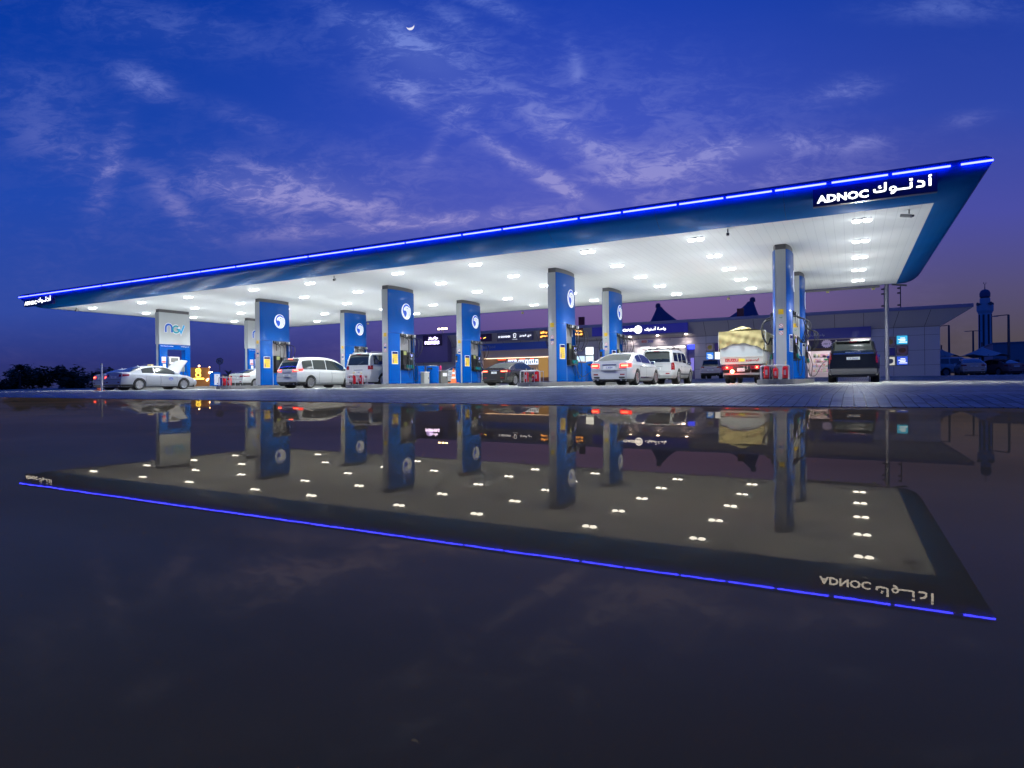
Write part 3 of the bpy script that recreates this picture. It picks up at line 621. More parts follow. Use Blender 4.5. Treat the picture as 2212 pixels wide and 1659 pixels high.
# ---------------------------------------------------------------- things standing on the islands
def bin_blue(x, y, label, r=.36, h=1.0):
    t = thing('waste_bin', label, 'bin', (x, y, IZ))
    mb = MB(); mb.lathe([(0, 0), (r * .92, 0), (r, .04), (r, h - .04), (r * .97, h), (0, h - .02)], n=24); mb.build('drum', BLUE, t, smooth=True)
    mb = MB(); mb.lathe([(0, h - .01), (r * .7, h - .01), (r * .7, h + .03), (r * .6, h + .05), (0, h + .06)]); mb.build('rim', STEEL, t, smooth=True)
    mb = MB(); mb.box((r * .2, -r * .99, h - .14), (r * .9, .02, .1)); mb.build('waste_slot', BLKP, t); return t
bin_blue(-23.7, 7.88, 'round blue waste bin with a silver rim on the middle island')
bin_blue(-13.95, 8.05, 'round blue waste bin behind the pylon beside the white sedan', .34)
bin_blue(-4.35, 7.4, 'round blue waste bin between the two right end pylons', .36, .98)
def cabinet(x, y, w, d, h, m1, label, lid=None, poster=False):
    t = thing('service_cabinet', label, 'cabinet', (x, y, IZ))
    mb = MB(); mb.box((0, 0, h / 2), (w, d, h)); mb.build('body', m1, t, bevel=.015)
    mb = MB(); mb.box((w / 2 + .006, 0, h * .45), (.012, d * .8, h * .7)); dr = mb.build('door', m1, t, bevel=.004)
    mb = MB(); mb.box((w / 2 + .02, d * .28, h * .5), (.02, .03, .1)); mb.build('handle', BLKP, dr)
    if lid: mb = MB(); mb.box((0, 0, h + .025), (w + .04, d + .04, .05)); mb.build('lid', lid, t, bevel=.01)
    if poster: mb = MB(); mb.box((w / 2 + .018, 0, h * .72), (.006, d * .6, .2)); mb.build('paper_notice', WHITEP, t)
    return t
cabinet(-23.85, 6.45, .5, .28, 1.0, BLUE, 'narrow blue cabinet against the rear of the pylon on the middle island')
cabinet(-24.0, 7.0, .3, .6, 1.02, BLUE, 'blue back box behind the grey squeegee bin')
cabinet(-23.6, 6.95, .3, .5, .62, mat('bin_grey', (.35, .36, .34), .5), 'small light grey squeegee bin on the middle island', mat('lid_light', (.6, .6, .58), .4))
cabinet(-23.75, 8.82, .5, .7, .72, mat('cab_dark', (.12, .12, .11), .5), 'dark grey service cabinet with a white notice on the middle island', STEEL, True)
cabinet(-14.2, 7.0, .5, .5, .95, BLUE, 'blue cabinet behind the pylon next to the white sedan', WOODF)
tag(MB().lathe([(0, 0), (.06, 0), (.06, .24), (.03, .28), (0, .28)], (-23.65, 8.62, IZ + .77)).build('bottle', mat('magenta_bottle', (.45, .02, .12), .3), smooth=True), 'magenta bottle standing on the dark grey cabinet', 'bottle')
def kiosk(x, y, label, h=1.8, w=.18):
    t = thing('payment_post', label, 'payment terminal', (x, y, IZ))
    mb = MB(); mb.box((0, 0, h / 2), (w, .32, h)); mb.build('post', BLUE, t, bevel=.02)
    mb = MB(); mb.box((-.01, -.17, h - .25), (w * .75, .03, .26)); mb.build('screen', mat('kiosk_dark', (.03, .03, .03), .2), t)
    mb = MB(); mb.box((0, -.19, h - .45), (w * .6, .02, .07)); mb.build('card_slot', mat('slot_amber', (.5, .3, .15), .4), t); return t
kiosk(-23.75, 10.7, 'slim blue payment post just left of the rear pylon beside the cone')
kiosk(-14.35, 10.75, 'slim blue payment post with hoses beside the rear pylon above the white sedan', 1.75)
t = thing('service_totem', 'small blue totem with a white panel on the leftmost island', 'totem', (-43.0, 8.1, IZ))
mb = MB(); mb.box((0, 0, .5), (.42, .56, 1.0)); mb.build('housing', BLUE, t, bevel=.02)
mb = MB(); mb.box((.216, 0, .48), (.012, .44, .78)); w_ = mb.build('white_panel', emit('totem_panel', (.8, .85, 1), .75), t)
mb = MB(); mb.box((.224, 0, .76), (.006, .07, .05)); mb.box((.224, .02, .18), (.006, .1, .08)); mb.build('panel_print', INKN, w_)
t = thing('traffic_cone', 'orange and white traffic cone on the middle island beside the payment post', 'traffic cone', (-23.68, 10.05, IZ))
mb = MB(); mb.box((0, 0, .02), (.5, .5, .04)); mb.build('base', ORNG, t, bevel=.015)
cz = [(.19, .04), (.145, .26), (.125, .36), (.095, .54), (.078, .64), (.03, .92)]
mb = MB(); mb.lathe([(.03 + .16 * (1 - z / .92), z) for z in (.04, .28)] + [(0.0, .28)], n=20); mb.lathe([(0, .40)] + [(.03 + .16 * (1 - z / .92), z) for z in (.40, .56)] + [(0, .56)], n=20); mb.lathe([(0, .68)] + [(.03 + .16 * (1 - z / .92), z) for z in (.68, .92)], n=20); mb.build('orange_cone', ORNG, t, smooth=True)
mb = MB(); mb.lathe([(.03 + .16 * (1 - z / .92), z) for z in (.281, .399)], n=20); mb.lathe([(.03 + .16 * (1 - z / .92), z) for z in (.561, .679)], n=20); mb.build('white_band', WHITEP, t, smooth=True)
t = thing('bollard_post', 'slim white marker post in front of the far left cars', 'post', (-37.9, -2.7, 0))
mb = MB(); mb.cyl((0, 0, 0), (0, 0, 1.42), .05); mb.build('pole', mat('post_white', (.6, .6, .58), .5), t, smooth=True)
mb = MB(); mb.cyl((0, 0, 1.42), (0, 0, 1.46), .055); mb.build('cap', GREYP, t)
tag(MB().lathe([(0, 0), (.26, 0), (.26, .035), (.16, .05), (.12, .16), (.0, .16)], (-39.9, -1.7, 0)).build('cone_base', ORNG, smooth=True), 'squat red orange rubber base on the ground behind the taxi', 'cone base')

# ceiling cameras and floodlights on the canopy
def cctv(x, y, label, rz=0):
    t = thing('security_camera', label, 'camera', (x, y, CZ - .01), rz, group='security cameras under the canopy')
    mb = MB(); mb.cyl((0, 0, 0), (0, 0, -.12), .02); mb.build('bracket', GREYP, t)
    mb = MB(); mb.box((0, .08, -.17), (.1, .34, .1), rx=.25); mb.build('housing', mat('camera_grey', (.4, .4, .38), .5), t, bevel=.015)
    mb = MB(); mb.cyl((0, -.10, -.205), (0, -.13, -.213), .035); mb.build('lens', BLKP, t)
cctv(-23.97, .25, 'security camera under the ceiling left of centre', .6); cctv(-5.93, .2, 'small dark security camera near the front edge right of centre', .2); cctv(-.6, .55, 'angled security camera in the near right ceiling corner', 1.1); cctv(-46.5, .6, 'security camera at the far left tip of the ceiling', .6)
for k, x in enumerate((-37.6, -28.5, -23.2, -19.5, -16.5, -8.9, -3.4, -1.1)):
    t = thing('floodlight', ['leftmost', 'second from the left', 'third from the left', 'fourth from the left', 'fifth from the left', 'third from the right', 'second from the right', 'rightmost'][k] + ' little spotlight on the rear edge of the canopy', 'floodlight', (x, CD + .1, CZ), group='little spotlights on the rear canopy edge')
    mb = MB(); mb.bar((0, 0, .02), (0, .05, -.12), .03); mb.build('bracket', GREYP, t)
    mb = MB(); mb.box((0, .06, -.18), (.16, .1, .12), rx=.5); mb.build('lamp_body', mat('flood_yellow', (.35, .33, .15), .5), t, bevel=.01)

# ---------------------------------------------------------------- vehicles (local axes: y = 0 at the rear bumper, forward +y)
def lerp_tab(tab, v):
    if v <= tab[0][0]: return tab[0][1]
    for (a, fa), (b, fb) in zip(tab[:-1], tab[1:]):
        if v <= b: t = (v - a) / (b - a); return fa + (fb - fa) * t
    return tab[-1][1]
def smooth_tab(tab): return [tuple(p) for p in smooth_path(tab, 5)]
STAB = smooth_tab([(0, .90), (.12, .955), (.42, 1.0), (.7, .992), (.88, .972), (1, .925)])
class Body:
    def __init__(s, L, W, belt, roof, r, yw, wb, zb=.2, tumble=.3, crown=.05, rear=None, front=None, rr=.2, boxy=False):
        s.L, s.W, s.r, s.zb, s.tumble, s.crown, s.rr = L, W, r, zb, tumble, crown, rr
        s.belt = smooth_tab(belt); s.roof = smooth_tab(roof); s.yw = (yw, yw + wb); s.boxy = boxy
        s.rear = smooth_tab(rear or [(.15, .16), (.3, .03), (.5, 0), (.68, .03), (.8, .07), (1.2, .13)])
        s.front = smooth_tab(front or [(.15, .14), (.3, .03), (.5, 0), (.65, .06), (.8, .25), (1.2, .4)])
        s.H = max(z for _, z in s.roof)
    def Wy(s, y):
        q = max(0, 1 - y / .5); p = max(0, 1 - (s.L - y) / .9); return s.W * (1 - s.rr * q ** 2.2 - .26 * p ** 2.2)
    def bz(s, y): return lerp_tab(s.belt, y)
    def bot(s, y):
        ra = s.r + .05
        for w in s.yw:
            if abs(y - w) <= ra: return max(s.zb, s.r + math.sqrt(max(0, ra * ra - (y - w) ** 2)))
        return s.zb
    def wz(s, y, z): return s.Wy(y) * lerp_tab(STAB, (z - s.zb) / max(.1, (s.bz(y) - s.zb)))
    def yd(s, y, z):
        q = max(0, 1 - y / .6); p = max(0, 1 - (s.L - y) / .7); return y + lerp_tab(s.rear, z) * q - lerp_tab(s.front, z) * p
    def pt(s, y, z, sg, off=0):
        x = s.wz(y, z); return (sg * (x + off), s.yd(y, z), z)
    def build(s, m, parent):
        ys = {0, .015, .05, .1, .17, .26, .38, .5}
        ys |= {s.L - v for v in (0, .02, .07, .14, .24, .36, .5, .7)}
        y = .7
        while y < s.L - .8: ys.add(round(y, 3)); y += .22
        ra = s.r + .05
        for w in s.yw:
            for k in range(-8, 9): ys.add(w + ra * math.sin(k * PI / 16))
            ys |= {w - ra - .002, w + ra + .002}
        ys = sorted(v for v in ys if 0 <= v <= s.L)
        T = [0, .06, .16, .3, .45, .6, .74, .86, .94, 1]; rows = []
        for y in ys:
            b = s.bot(y); bz = s.bz(y); col = []
            for t in T: z = b + (bz - b) * t; col.append(s.pt(y, z, 1))
            x = s.wz(y, bz); yy = s.yd(y, bz)
            col += [(x * .9, yy, bz + s.crown * .45), (x * .55, yy, bz + s.crown * .85), (0, yy, bz + s.crown)]
            full = [(0, s.yd(y, b), b)] + col + [(-px, py, pz) for px, py, pz in reversed(col[:-1])]
            rows.append(full)
        mb = MB(); mb.grid(rows, closed=True); n = len(rows[0])
        mb.f.append(tuple(range(n - 1, -1, -1))); mb.f.append(tuple(range((len(rows) - 1) * n, len(rows) * n)))
        b = mb.build('body', m, parent, smooth=True, angle=40)
        # greenhouse
        R = []
        for y, z in s.roof:
            R.append(s.gh_row(y, z))
        mb = MB(); mb.grid(R); mb.build('roof', m, parent, smooth=True, angle=45)
        mb = MB(); mb.box((0, s.L / 2, s.zb + .02), (s.W * 1.7, s.L - .5, .16)); mb.box((0, s.L / 2, s.zb + .25), (s.W * 1.3, s.L - .9, .3)); mb.build('underbody', UNDER, parent)
        return b
    def gh(s, y, z):
        bz = s.bz(y); k = max(0, (z - bz) / (s.H - bz)); wb = s.wz(min(max(y, .12), s.L), bz) * .97; wt = wb - s.tumble * max(0, z - bz)
        return bz, k, wb, wt
    def gh_row(s, y, z):
        bz, k, wb, wt = s.gh(y, z); d = .05 * k; row = []
        for t in (0, .25, .5, .75, .93): row.append(s.side(y, t, 1, 0, z))
        for q in (.92, .75, .4, 0): row.append((wt * q, y, z - d * q ** 3))
        return row + [(-a, b_, c) for a, b_, c in reversed(row[:-1])]
    def side(s, y, t, sg, off=0, z=None):
        if z is None: z = lerp_tab(s.roof, y)
        bz, k, wb, wt = s.gh(y, z); x = wb + (wt - wb) * t ** 1.15; zz = bz - .01 + (z - .045 * k - bz + .01) * t
        return (sg * (x + off), y, zz)
    def top(s, f, q, off=0):
        i = max(0, min(len(s.roof) - 1.001, f * 5)); a = int(i); t = i - a
        y = s.roof[a][0] * (1 - t) + s.roof[a + 1][0] * t; z = s.roof[a][1] * (1 - t) + s.roof[a + 1][1] * t
        dy = s.roof[a + 1][0] - s.roof[a][0]; dz = s.roof[a + 1][1] - s.roof[a][1]; l = math.hypot(dy, dz) or 1
        bz, k, wb, wt = s.gh(y, z); return (wt * q, y - dz / l * off, z - .05 * k * abs(q) ** 3 + dy / l * off)
    def contour(s, z, rear=True):
        pts = []; x0 = s.wz(0 if rear else s.L, z)
        for k in range(7): pts.append((x0 * k / 6, s.yd(0 if rear else s.L, z)))
        for y in (.02, .05, .1, .17, .26, .38, .5, .65, .8, 1.0):
            yy = y if rear else s.L - y; pts.append((s.wz(yy, z), s.yd(yy, z)))
        return pts
    def wrap(s, p0, p1, zlo, zhi, sg, off=.008, rear=True, n=10):
        rows = []
        for j in range(5):
            row = []
            for i in range(n + 1):
                u = i / n; z = zlo(u) + (zhi(u) - zlo(u)) * j / 4; c = s.contour(z, rear); d = p0 + (p1 - p0) * u; acc = 0
                for a, b in zip(c[:-1], c[1:]):
                    l = math.hypot(b[0] - a[0], b[1] - a[1])
                    if acc + l >= d: break
                    acc += l
                t = (d - acc) / max(l, 1e-6); x = a[0] + (b[0] - a[0]) * t; y = a[1] + (b[1] - a[1]) * t
                nx, ny = (b[1] - a[1]) / max(l, 1e-6), -(b[0] - a[0]) / max(l, 1e-6)
                if not rear: nx, ny = -nx, -ny
                row.append((sg * (x + nx * off), y + ny * off, z))
            rows.append(row)
        mb = MB(); mb.grid(rows); return mb
def rotx(mb, c, sg):
    mb.v = [(c[0] + sg * z, c[1] + y, c[2] + x) for x, y, z in mb.v]; return mb
def wheel(parent, c, r, w, sg, spokes=7, name='wheel', rimr=.68):
    e = bpy.data.objects.new(name, None); COL.objects.link(e); e.parent = parent; e.location = c; e.empty_display_size = .1
    mb = MB(); mb.lathe([(0, -w * .5), (r * .9, -w * .5), (r * .985, -w * .38), (r, -w * .2), (r, w * .2), (r * .985, w * .38), (r * .93, w * .5), (r * rimr, w * .47), (r * rimr * .98, w * .1), (0, w * .1)], n=28); rotx(mb, (0, 0, 0), sg); mb.build('tyre', TYRE, e, smooth=True)
    mb = MB(); rr = r * rimr
    mb.lathe([(rr * .9, w * .3), (rr * .9, w * .46), (rr, w * .5), (rr * 1.01, w * .44), (rr * 1.0, w * .3)], n=28)
    mb.lathe([(0, w * .3), (rr * .2, w * .3), (rr * .2, w * .42), (0, w * .44)], n=12)
    for k in range(spokes):
        a = 2 * PI * k / spokes; ca, sa = math.cos(a), math.sin(a); ww = rr * (1.1 / spokes)
        P = [(rr * .15, -ww), (rr * .93, -ww * 1.15), (rr * .93, ww * 1.15), (rr * .15, ww)]
        mb.prism([(p * ca - q * sa, p * sa + q * ca) for p, q in P], lambda x, y: (x, y, w * .3), lambda x, y: (x, y, w * .425))
    rotx(mb, (0, 0, 0), sg); mb.build('rim', RIM, e, smooth=True, angle=30); return e
def car(name, label, cat, loc, B, m, panes, rearp, wind, doors, opt, rz=0, group=None, sx=.78):
    t = thing(name, label, cat, loc, rz, group); body = B.build(m, t); g = opt.get
    for sg in (1, -1):
        for k, yw in enumerate(B.yw): wheel(t, (sg * (B.W - g('ww', .21) / 2 - .012), yw, B.r), B.r, g('ww', .21), sg, g('spokes', 7))
        mb = MB()
        for yw in B.yw:
            mb.lathe([(0, 0), (B.r + .045, 0), (B.r + .045, .02), (0, .02)], n=20); 
            for q in range(len(mb.v) - 80, len(mb.v)): x, y, z = mb.v[q]; mb.v[q] = (sg * (B.W * .66 + z), yw + y, B.r + x)
        mb.build('wheel_well', UNDER, t)
        for (ya, yb, t0, t1) in panes:
            rows = [[B.side(ya + (yb - ya) * i / 8, t0 + (t1 - t0) * j / 4, sg, .006) for i in range(9)] for j in range(5)]
            mb = MB(); mb.grid(rows); mb.build('side_window', GLASS, t, smooth=True)
        for (ya, yb) in doors:
            def patch(e, off, mm, nm, par):
                rows = []
                for j in range(9):
                    row = []
                    for i in range(7):
                        y = ya - e + (yb - ya + 2 * e) * i / 6; z0 = max(B.zb + .1, B.bot(y) + .02) - e; z1 = B.bz(y) - .015; z = z0 + (z1 - z0) * j / 8
                        row.append(B.pt(y, z, sg, off))
                    rows.append(row)
                mb = MB(); mb.grid(rows); return mb.build(nm, mm, par, smooth=True)
            patch(.009, .0015, UNDER, 'door_gap', t); d = patch(0, .004, m, 'door', t)
            yh = ya + .16; zh = B.bz(yh) - .13; x, y, z = B.pt(yh, zh, sg, .02)
            mb = MB(); mb.box((x, y, z), (.03, .2, .03)); mb.build('handle', g('handle', m), d, bevel=.008)
        # side strip, mirror
        if g('strip'):
            y0, y1 = B.yw[0] + B.r + .12, B.yw[1] - B.r - .12
            mb = MB(); a = B.pt(y0, g('strip'), sg, .012); b = B.pt(y1, g('strip'), sg, .012); mb.bar(a, b, .025, .06); mb.build('side_moulding', g('stripm', CHROME), t)
        ym = g('mirror', B.roof[-1][0] - .45); x, y, z = B.side(ym, .08, sg)
        mb = MB(); mb.box((x + sg * .13, y, z + .06), (.2, .1, .14)); mb.bar((x - sg * .02, y, z + .02), (x + sg * .08, y, z + .03), .04); mi = mb.build('side_mirror', g('mirrm', m), t, bevel=.03)
        mb = MB(); mb.box((x + sg * .13, y - .052, z + .06), (.15, .006, .1)); mb.build('mirror_glass', CHROME, mi)
        # lamps
        lp = g('lamp'); lm = LAMPON if g('on') else LAMPR
        mb = B.wrap(lp[0], lp[1], lp[2], lp[3], sg); la = mb.build('tail_lamp', lm if not g('partial') else LAMPR, t, smooth=True)
        if g('on'):
            mb = B.wrap(lp[0] + .05, lp[0] + (lp[1] - lp[0]) * .62, lambda u: lp[2](.3) + (lp[3](.3) - lp[2](.3)) * .3, lambda u: lp[2](.3) + (lp[3](.3) - lp[2](.3)) * .72, sg, .012); mb.build('lit_bulb', LAMPHOT, la, smooth=True)
        mb = B.wrap(B.W * .42, B.W * 1.02 + .12, lambda u: B.bz(B.L - .3) * .84 - .12 + .02 * u, lambda u: B.bz(B.L - .3) * .84, sg, .008, rear=False); mb.build('headlamp', mat('headlamp_glass', (.5, .52, .55), .08, coat=1), t, smooth=True)
    rows = [[B.top(rearp[0] + (rearp[1] - rearp[0]) * j / 8, rearp[2] * (-1 + i / 4), .006) for i in range(9)] for j in range(9)]
    mb = MB(); mb.grid(rows); mb.build('rear_window', GLASS, t, smooth=True)
    rows = [[B.top(wind[0] + (wind[1] - wind[0]) * j / 8, wind[2] * (-1 + i / 4), .006) for i in range(9)] for j in range(9)]
    mb = MB(); mb.grid(rows); mb.build('windscreen', GLASS, t, smooth=True)
    # rear details
    pz = g('plate', .78); yr = B.yd(0, pz)
    mb = MB(); mb.box((0, yr - .014, pz), (g('platew', .52), .02, .12)); p = mb.build('licence_plate', PLATE, t, bevel=.004)
    text_mesh(g('platet', '5 50281'), .07, INKN, 'plate_lettering', p, (0, yr - .026, pz), depth=0, bold=.02)
    if g('recess'):
        mb = B.wrap(0, .36, lambda u: pz - .11, lambda u: pz + .10, 1, .004); mb2 = B.wrap(0, .36, lambda u: pz - .11, lambda u: pz + .10, -1, .004); mb.add(mb2.v, mb2.f); mb.build('plate_recess', g('recess'), t)
    cz_ = pz + g('bar', .12)
    mb = MB(); mb.box((0, B.yd(0, cz_) - .014, cz_), (.62, .03, .03)); mb.build('chrome_bar', CHROME, t, bevel=.008)
    if g('lid', True):
        zl0, zl1 = g('lidz', (.62, .63)); 
        for z_ in (zl0,):
            mb = B.wrap(0, B.W * .80, lambda u: z_, lambda u: z_ + .012, 1, .003); m2 = B.wrap(0, B.W * .80, lambda u: z_, lambda u: z_ + .012, -1, .003); mb.add(m2.v, m2.f); mb.build('tailgate_gap', UNDER, t)
    zb = g('bumperz', (.22, .34))
    mb = B.wrap(0, B.W + .55, lambda u: zb[0], lambda u: zb[1], 1, .006, n=16); m2 = B.wrap(0, B.W + .55, lambda u: zb[0], lambda u: zb[1], -1, .006, n=16); mb.add(m2.v, m2.f); mb.build('bumper_skirt', g('skirt', BLKP), t, smooth=True)
    if g('reflect'):
        for sg in (1, -1):
            zr_ = g('reflect'); x = B.W * .62; mb = B.wrap(x - .1, x + .1, lambda u: zr_, lambda u: zr_ + .05, sg, .009); mb.build('reflector', LAMPR, t)
    for sg in ((1, -1) if g('exhaust', 1) == 2 else (1,)):
        mb = MB(); mb.cyl((sg * B.W * .55, .18, .24), (sg * B.W * .55, .01, .24), .035); mb.build('exhaust_pipe', STEEL, t)
    if g('rails'):
        for sg in (1, -1):
            P = []
            for f in [g('rails')[0] + (g('rails')[1] - g('rails')[0]) * k / 8 for k in range(9)]:
                x, y, z = B.top(f, .84, 0); P.append((sg * x, y, z + .055))
            P = [(P[0][0], P[0][1] - .04, P[0][2] - .05)] + P + [(P[-1][0], P[-1][1] + .04, P[-1][2] - .05)]
            mb = MB(); mb.tube(P, .02, 6); mb.build('roof_rail', g('railm', DKCAP), t, smooth=True)
    if g('spoiler'):
        x, y, z = B.top(g('spoiler'), .86, 0); mb = MB(); mb.box((0, y - .04, z + .005), (x * 2 - .04, .24, .045)); sp_ = mb.build('spoiler', m, t, bevel=.015)
        mb = MB(); mb.box((0, y - .165, z + .0), (.3, .012, .03)); mb.build('high_stop_lamp', LAMPHOT if g('on') and g('hot') else LAMPR, sp_)
    if g('wiper'):
        a = B.top(rearp[0] + .05, 0, .03); b = B.top(rearp[0] + (rearp[1] - rearp[0]) * .35, .45, .03); mb = MB(); mb.bar(a, b, .02); mb.build('rear_wiper', BLKP, t)
    mb = MB(); x, y, z = B.top(rearp[1] + .35, 0, 0); mb.bar((0, y, z), (0, y - .06, z + .07), .02, .05); mb.build('aerial', g('mirrm', m), t)
    return t
WHITE = paint('white_car_paint', (.46, .48, .48)); SILVC = paint('silver_car_paint', (.33, .35, .38), .3, .25); BLK = mat('black_car_paint', (.004, .005, .006), .2, coat=.25, spec=.3)
BRNG = paint('dark_grey_car_paint', (.045, .042, .04), .25, .4); REDW = paint('white_red_car_paint', (.42, .36, .40), .4); BEIGE = paint('beige_car_paint', (.5, .45, .40), .4)
SED_B = [(0, .99), (.45, 1.01), (1.2, .97), (2.5, .93), (3.5, .91), (4.2, .82), (4.6, .70), (4.85, .55)]
SED_R = [(.50, 1.03), (1.25, 1.33), (1.75, 1.435), (2.35, 1.46), (2.85, 1.40), (3.65, .95)]
def sedan(name, label, loc, m, opt, W=.91, rz=0, group=None, hs=1.0, L=4.85):
    B = Body(L, W, [(y * L / 4.85, z * hs) for y, z in SED_B], [(y * L / 4.85, z * hs) for y, z in SED_R], .335, 1.02, L * .578, tumble=.42, rr=.16)
    o = dict(lamp=(.50, 1.06, lambda u: .74 + .05 * u, lambda u: .90 + .01 * u), plate=.76, reflect=.44, spokes=9, mirror=3.15 * L / 4.85); o.update(opt)
    return car(name, label, 'car', loc, B, m, [(1.22, 1.95, .14, .86), (2.02, 3.3, .10, .86)], (.12, 1.15, .84), (3.95, 4.95, .86), [(1.42, 2.30), (2.33, 3.35)], o, rz, group)
# taxi with open bonnet
tx = sedan('taxi', 'silver white taxi saloon with open bonnet and yellow roof sign', (-39.75, -1.05, 0), SILVC, dict(spokes=5, platet='80741', lamp=(.46, 1.12, lambda u: .76 + .06 * u, lambda u: .93 + .0 * u)))
mb = MB(); mb.box((0, 2.25, 1.50), (.34, .16, .09)); rs = mb.build('roof_sign', emit('roof_sign_glow', (.9, .75, .35), .8), tx, bevel=.02)
mb = MB(); mb.box((0, 2.25, 1.452), (.38, .2, .02)); mb.build('roof_sign_base', BLKP, rs)
rows = []
for j in range(7):
    row = []
    for i in range(9):
        q = -1 + i / 4; d = j / 6 * 1.12; x = q * (.74 - .16 * (j / 6) ** 2); row.append((x, 3.55 + d * math.cos(.86) - .0 * q * q, .96 + d * math.sin(.86) + .05 * (1 - q * q) + .07 * math.sin(j / 6 * PI)))
    rows.append(row)
mb = MB(); mb.grid(rows); r2 = [[(x, y + .03, z - .035) for x, y, z in r] for r in rows]; mb.grid(r2); mb.build('bonnet', WHITE, tx, smooth=True)
mb = MB(); mb.bar((.5, 4.35, .85), (.5, 4.2, 1.66), .014); mb.build('bonnet_stay', BLKP, tx)
mb = MB(); fr = lambda x, y, d: (.925 + d, 2.95 + x, .66 + y); ribbon(mb, arc(0, 0, .1, 0, 360, 20, .08), .022, fr, .004); ribbon(mb, [(-.16, -.02), (0, .03), (.16, -.02)], .02, fr, .005); mb.build('door_badge', mat('badge_blue', (.03, .08, .5), .4), tx)
sedan('silver_saloon', 'silver saloon with one bright red tail lamp, half hidden behind the taxi', (-45.3, 1.3, 0), SILVC, dict(on=True, platet='61102'))
sedan('white_saloon', 'white saloon left of the leftmost blue pylon', (-41.0, 8.2, 0), WHITE, dict(lamp=(.40, 1.25, lambda u: .80 + .03 * u, lambda u: .90 - .0 * u), spokes=10, platet='47120', skirt=BLKP, bumperz=(.22, .40)))['label'] = 'white saloon with thin swept lamps left of the leftmost blue pylon'
sedan('white_saloon', 'white saloon tail with a lit lamp showing between the orange cone and the grey cabinet', (-25.85, 13.0, 0), WHITE, dict(on=True, partial=True, lamp=(.52, .98, lambda u: .72 + .0 * u, lambda u: .96 - .04 * u), platet='30918'))
sedan('dark_saloon', 'dark brown grey saloon with lit tail lamps behind a guard rail with extinguishers', (-20.55, 9.5, 0), BRNG, dict(on=True, partial=True, lamp=(.40, 1.12, lambda u: .76 + .03 * u, lambda u: .90 + .01 * u), spokes=12, platet='73', platew=.36, bumperz=(.2, .36)))
lx = sedan('white_saloon', 'shiny white saloon with bright red tail lamps being refuelled, right of centre', (-11.2, 2.85, 0), WHITE, dict(on=True, lamp=(.46, 1.02, lambda u: .74 + .04 * u, lambda u: .91 + .02 * u), spokes=10, platet='5 30281', recess=mat('plate_recess_grey', (.3, .32, .33), .4), exhaust=2, strip=.34, hs=1.0, bumperz=(.2, .27)), W=.935, hs=1.0, L=5.0)
for sg in (1, -1):
    mb = MB(); mb.box((sg * .55, .02, .34), (.26, .03, .07)); mb.build('exhaust_trim', BLKP, lx, bevel=.02)
hose([(-1.02, 1.05, .92), (-1.25, 1.15, .62), (-1.7, 1.4, .42), (-2.1, 1.8, .6), (-2.45, 2.3, 1.1)], lx, .014).name = 'fuel_hose'
# minivan
B = Body(4.8, .90, [(0, .98), (.6, 1.0), (2, .99), (3.4, .96), (4.1, .88), (4.5, .75), (4.8, .55)], [(.05, 1.0), (.2, 1.32), (.42, 1.62), (1.1, 1.73), (2.3, 1.75), (3.0, 1.62), (3.5, 1.38), (4.15, .93)], .34, .92, 2.95, tumble=.24, rear=[(.15, .15), (.3, .02), (.5, 0), (.7, .02), (1.2, .1)], rr=.15)
mv = car('minivan', 'white minivan with glowing red tail and roof lamps', 'minivan', (-29.35, 2.2, 0), B, WHITE, [(.42, 1.15, .10, .80), (1.2, 2.15, .08, .82), (2.2, 3.6, .07, .84)], (.18, 1.9, .9), (5.0, 6.8, .86), [(1.55, 2.5), (2.53, 3.45)], dict(on=True, hot=True, lamp=(.42, 1.05, lambda u: .90 + .05 * u, lambda u: 1.04 + .03 * u), spoiler=2.1, plate=.72, platet='9 61740', spokes=7, bumperz=(.2, .36), mirror=3.55, bar=.17, wiper=True))
# large white off roader
def suv(name, label, loc, m, H, W, L, opt, panes, belt=1.13, rz=0, rail=None, r=.39, group=None, tumble=.15):
    B = Body(L, W, [(0, belt), (1, belt), (L * .55, belt - .02), (L * .74, belt - .04), (L * .9, belt - .12), (L, belt - .4)], [(.04, belt + .02), (.10, belt + .35), (.26, H - .07), (.8, H - .01), (L * .5, H), (L * .60, H - .10), (L * .66, H - .35), (L * .74, belt)], r, L * .20, L * .565, zb=.30, tumble=tumble, rear=[(.2, .12), (.4, 0), (.6, -.03), (.72, .05), (1.2, .07)], rr=.10, crown=.04)
    o = dict(spokes=6, ww=.27, bumperz=(.30, .46), mirror=L * .66, spoiler=1.95); o.update(opt)
    return car(name, label, 'SUV', loc, B, m, panes, (.18, 1.75, .88), (4.7, 6.8, .86), [(L * .30, L * .47), (L * .475, L * .66)], o, rz, group)
lc = suv('off_roader', 'large white off roader seen from behind, partly behind a blue pump pylon', (-26.0, 4.1, 0), WHITE, 1.93, .985, 4.95, dict(on=False, lamp=(.66, 1.0, lambda u: .98, lambda u: 1.19 + .02 * u), plate=.84, platet='7 4402', rails=(2.4, 4.2), railm=WHITE, recess=mat('plate_recess_dark', (.05, .05, .05), .3), wiper=True, skirt=WHITE, reflect=.55), [(.34, 1.25, .14, .84), (1.35, 2.25, .1, .84), (2.3, 3.2, .1, .84)], belt=1.17)
mb = MB(); mb.box((-.22, -.02, .84), (.10, .02, .03)); mb.build('tow_label', YEL, lc)
